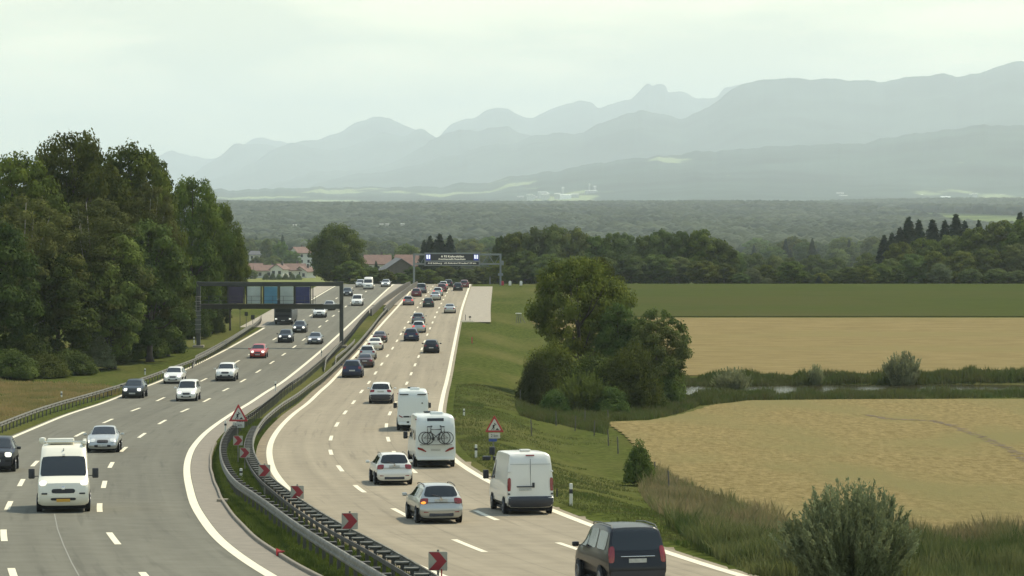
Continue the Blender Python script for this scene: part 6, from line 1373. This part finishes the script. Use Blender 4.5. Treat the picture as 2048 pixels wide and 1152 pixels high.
house(822, 930, 9, 8, 4.6, 3.0, 'shed with a rusty brown roof behind the left post of the far gantry', wall='timber', roof='tile_d', rot=-8, wins=0, name='barn', zoff=4.5, cat='barn')
# far off buildings at the foot of the mountains
def far_building(px, py, d, w, h, label, col, dp=30, kind='far_building', n=1):
    x = at(px, d); z = zpx(py, d); e = MB().box((0, 0, h/2 - 14), (w, dp, h + 28)).build(kind, M[col]); 
    r = MB().add([(-w/2-1, -dp/2-1, h), (w/2+1, -dp/2-1, h), (w/2+1, dp/2+1, h), (-w/2-1, dp/2+1, h), (-w/2, 0, h+h*.25), (w/2, 0, h+h*.25)], [(0,1,5,4), (2,3,4,5), (1,2,5), (3,0,4), (3,2,1,0)]).build('roof', M[col + '_roof'] if col + '_roof' in M else M['slate'], e)
    e.location = (x, d, z); tag(e, label, 'building'); return e
M['farwhite'] = mat('bright factory cladding', (.85, .85, .80), .6); M['farwhite_roof'] = M['farwhite']; M['fargrey'] = mat('grey factory cladding', (.42, .42, .38), .8); M['fargrey_roof'] = M['fargrey']
far_building(1131, 393, 10200, 40, 6, 'long bright white factory hall at the foot of the mountains', 'farwhite')
far_building(1126, 392, 10260, 8, 26, 'pale factory tower behind the bright white hall', 'fargrey', 12); far_building(1115, 393, 10280, 22, 10, 'low grey hall left of the bright white one', 'fargrey')
far_building(1150, 393, 10280, 26, 8, 'low grey hall right of the bright white one', 'fargrey'); far_building(1179, 385, 10600, 5, 26, 'slim pale silo of the works on the slope', 'fargrey', 8); far_building(1190, 385, 10600, 9, 20, 'broad pale silo of the works on the slope', 'fargrey', 10); far_building(1182, 386, 10560, 44, 8, 'flat works building below the two silos', 'fargrey')
rg2 = random.Random(3)
for i in range(34):
    px = rg2.choice([rg2.uniform(1640, 1700), rg2.uniform(1830, 1960), rg2.uniform(1850, 2045), rg2.uniform(1660, 2040), rg2.uniform(1040, 1100)]); py = 398 - (rg2.random() ** 2) * 9
    o = far_building(px, py, rg2.uniform(9900, 10600), rg2.uniform(12, 34), rg2.uniform(5, 10), 'tiny pale building of the distant town below the mountains', rg2.choice(['farwhite', 'fargrey', 'fargrey']), 14); o['group'] = 'buildings of the distant town'
for px, py, lb in [(775, 432, 'pale clearing building in the wooded plain, left'), (763, 434, 'white farm in the wooded plain beside the clearing'), (805, 452, 'white farm in the wooded plain above the display sign'), (590, 462, 'pale farm in the wooded plain above the big round tree')]:
    d = 3300; o = far_building(px, py, d, 4, 2, lb, 'fargrey', 6); o.location.z = gz(at(px, d), d) + 15
# ------------------------------------------------------------------ haze: one closed box round everything but the sky
hm = bpy.data.materials.new('haze'); hm.use_nodes = True; n = hm.node_tree; n.nodes.clear()
o_ = n.nodes.new('ShaderNodeOutputMaterial'); pv = n.nodes.new('ShaderNodeVolumePrincipled')
pv.inputs['Color'].default_value = (.86, .96, 1.0, 1); pv.inputs['Density'].default_value = 6.3e-5; pv.inputs['Anisotropy'].default_value = .2
n.links.new(pv.outputs[0], o_.inputs['Volume'])
mb = MB(); mb.box((0, 9500, 370), (54000, 57000, 1640)); hz = mb.build('haze', hm); tag(hz, kind='stuff')
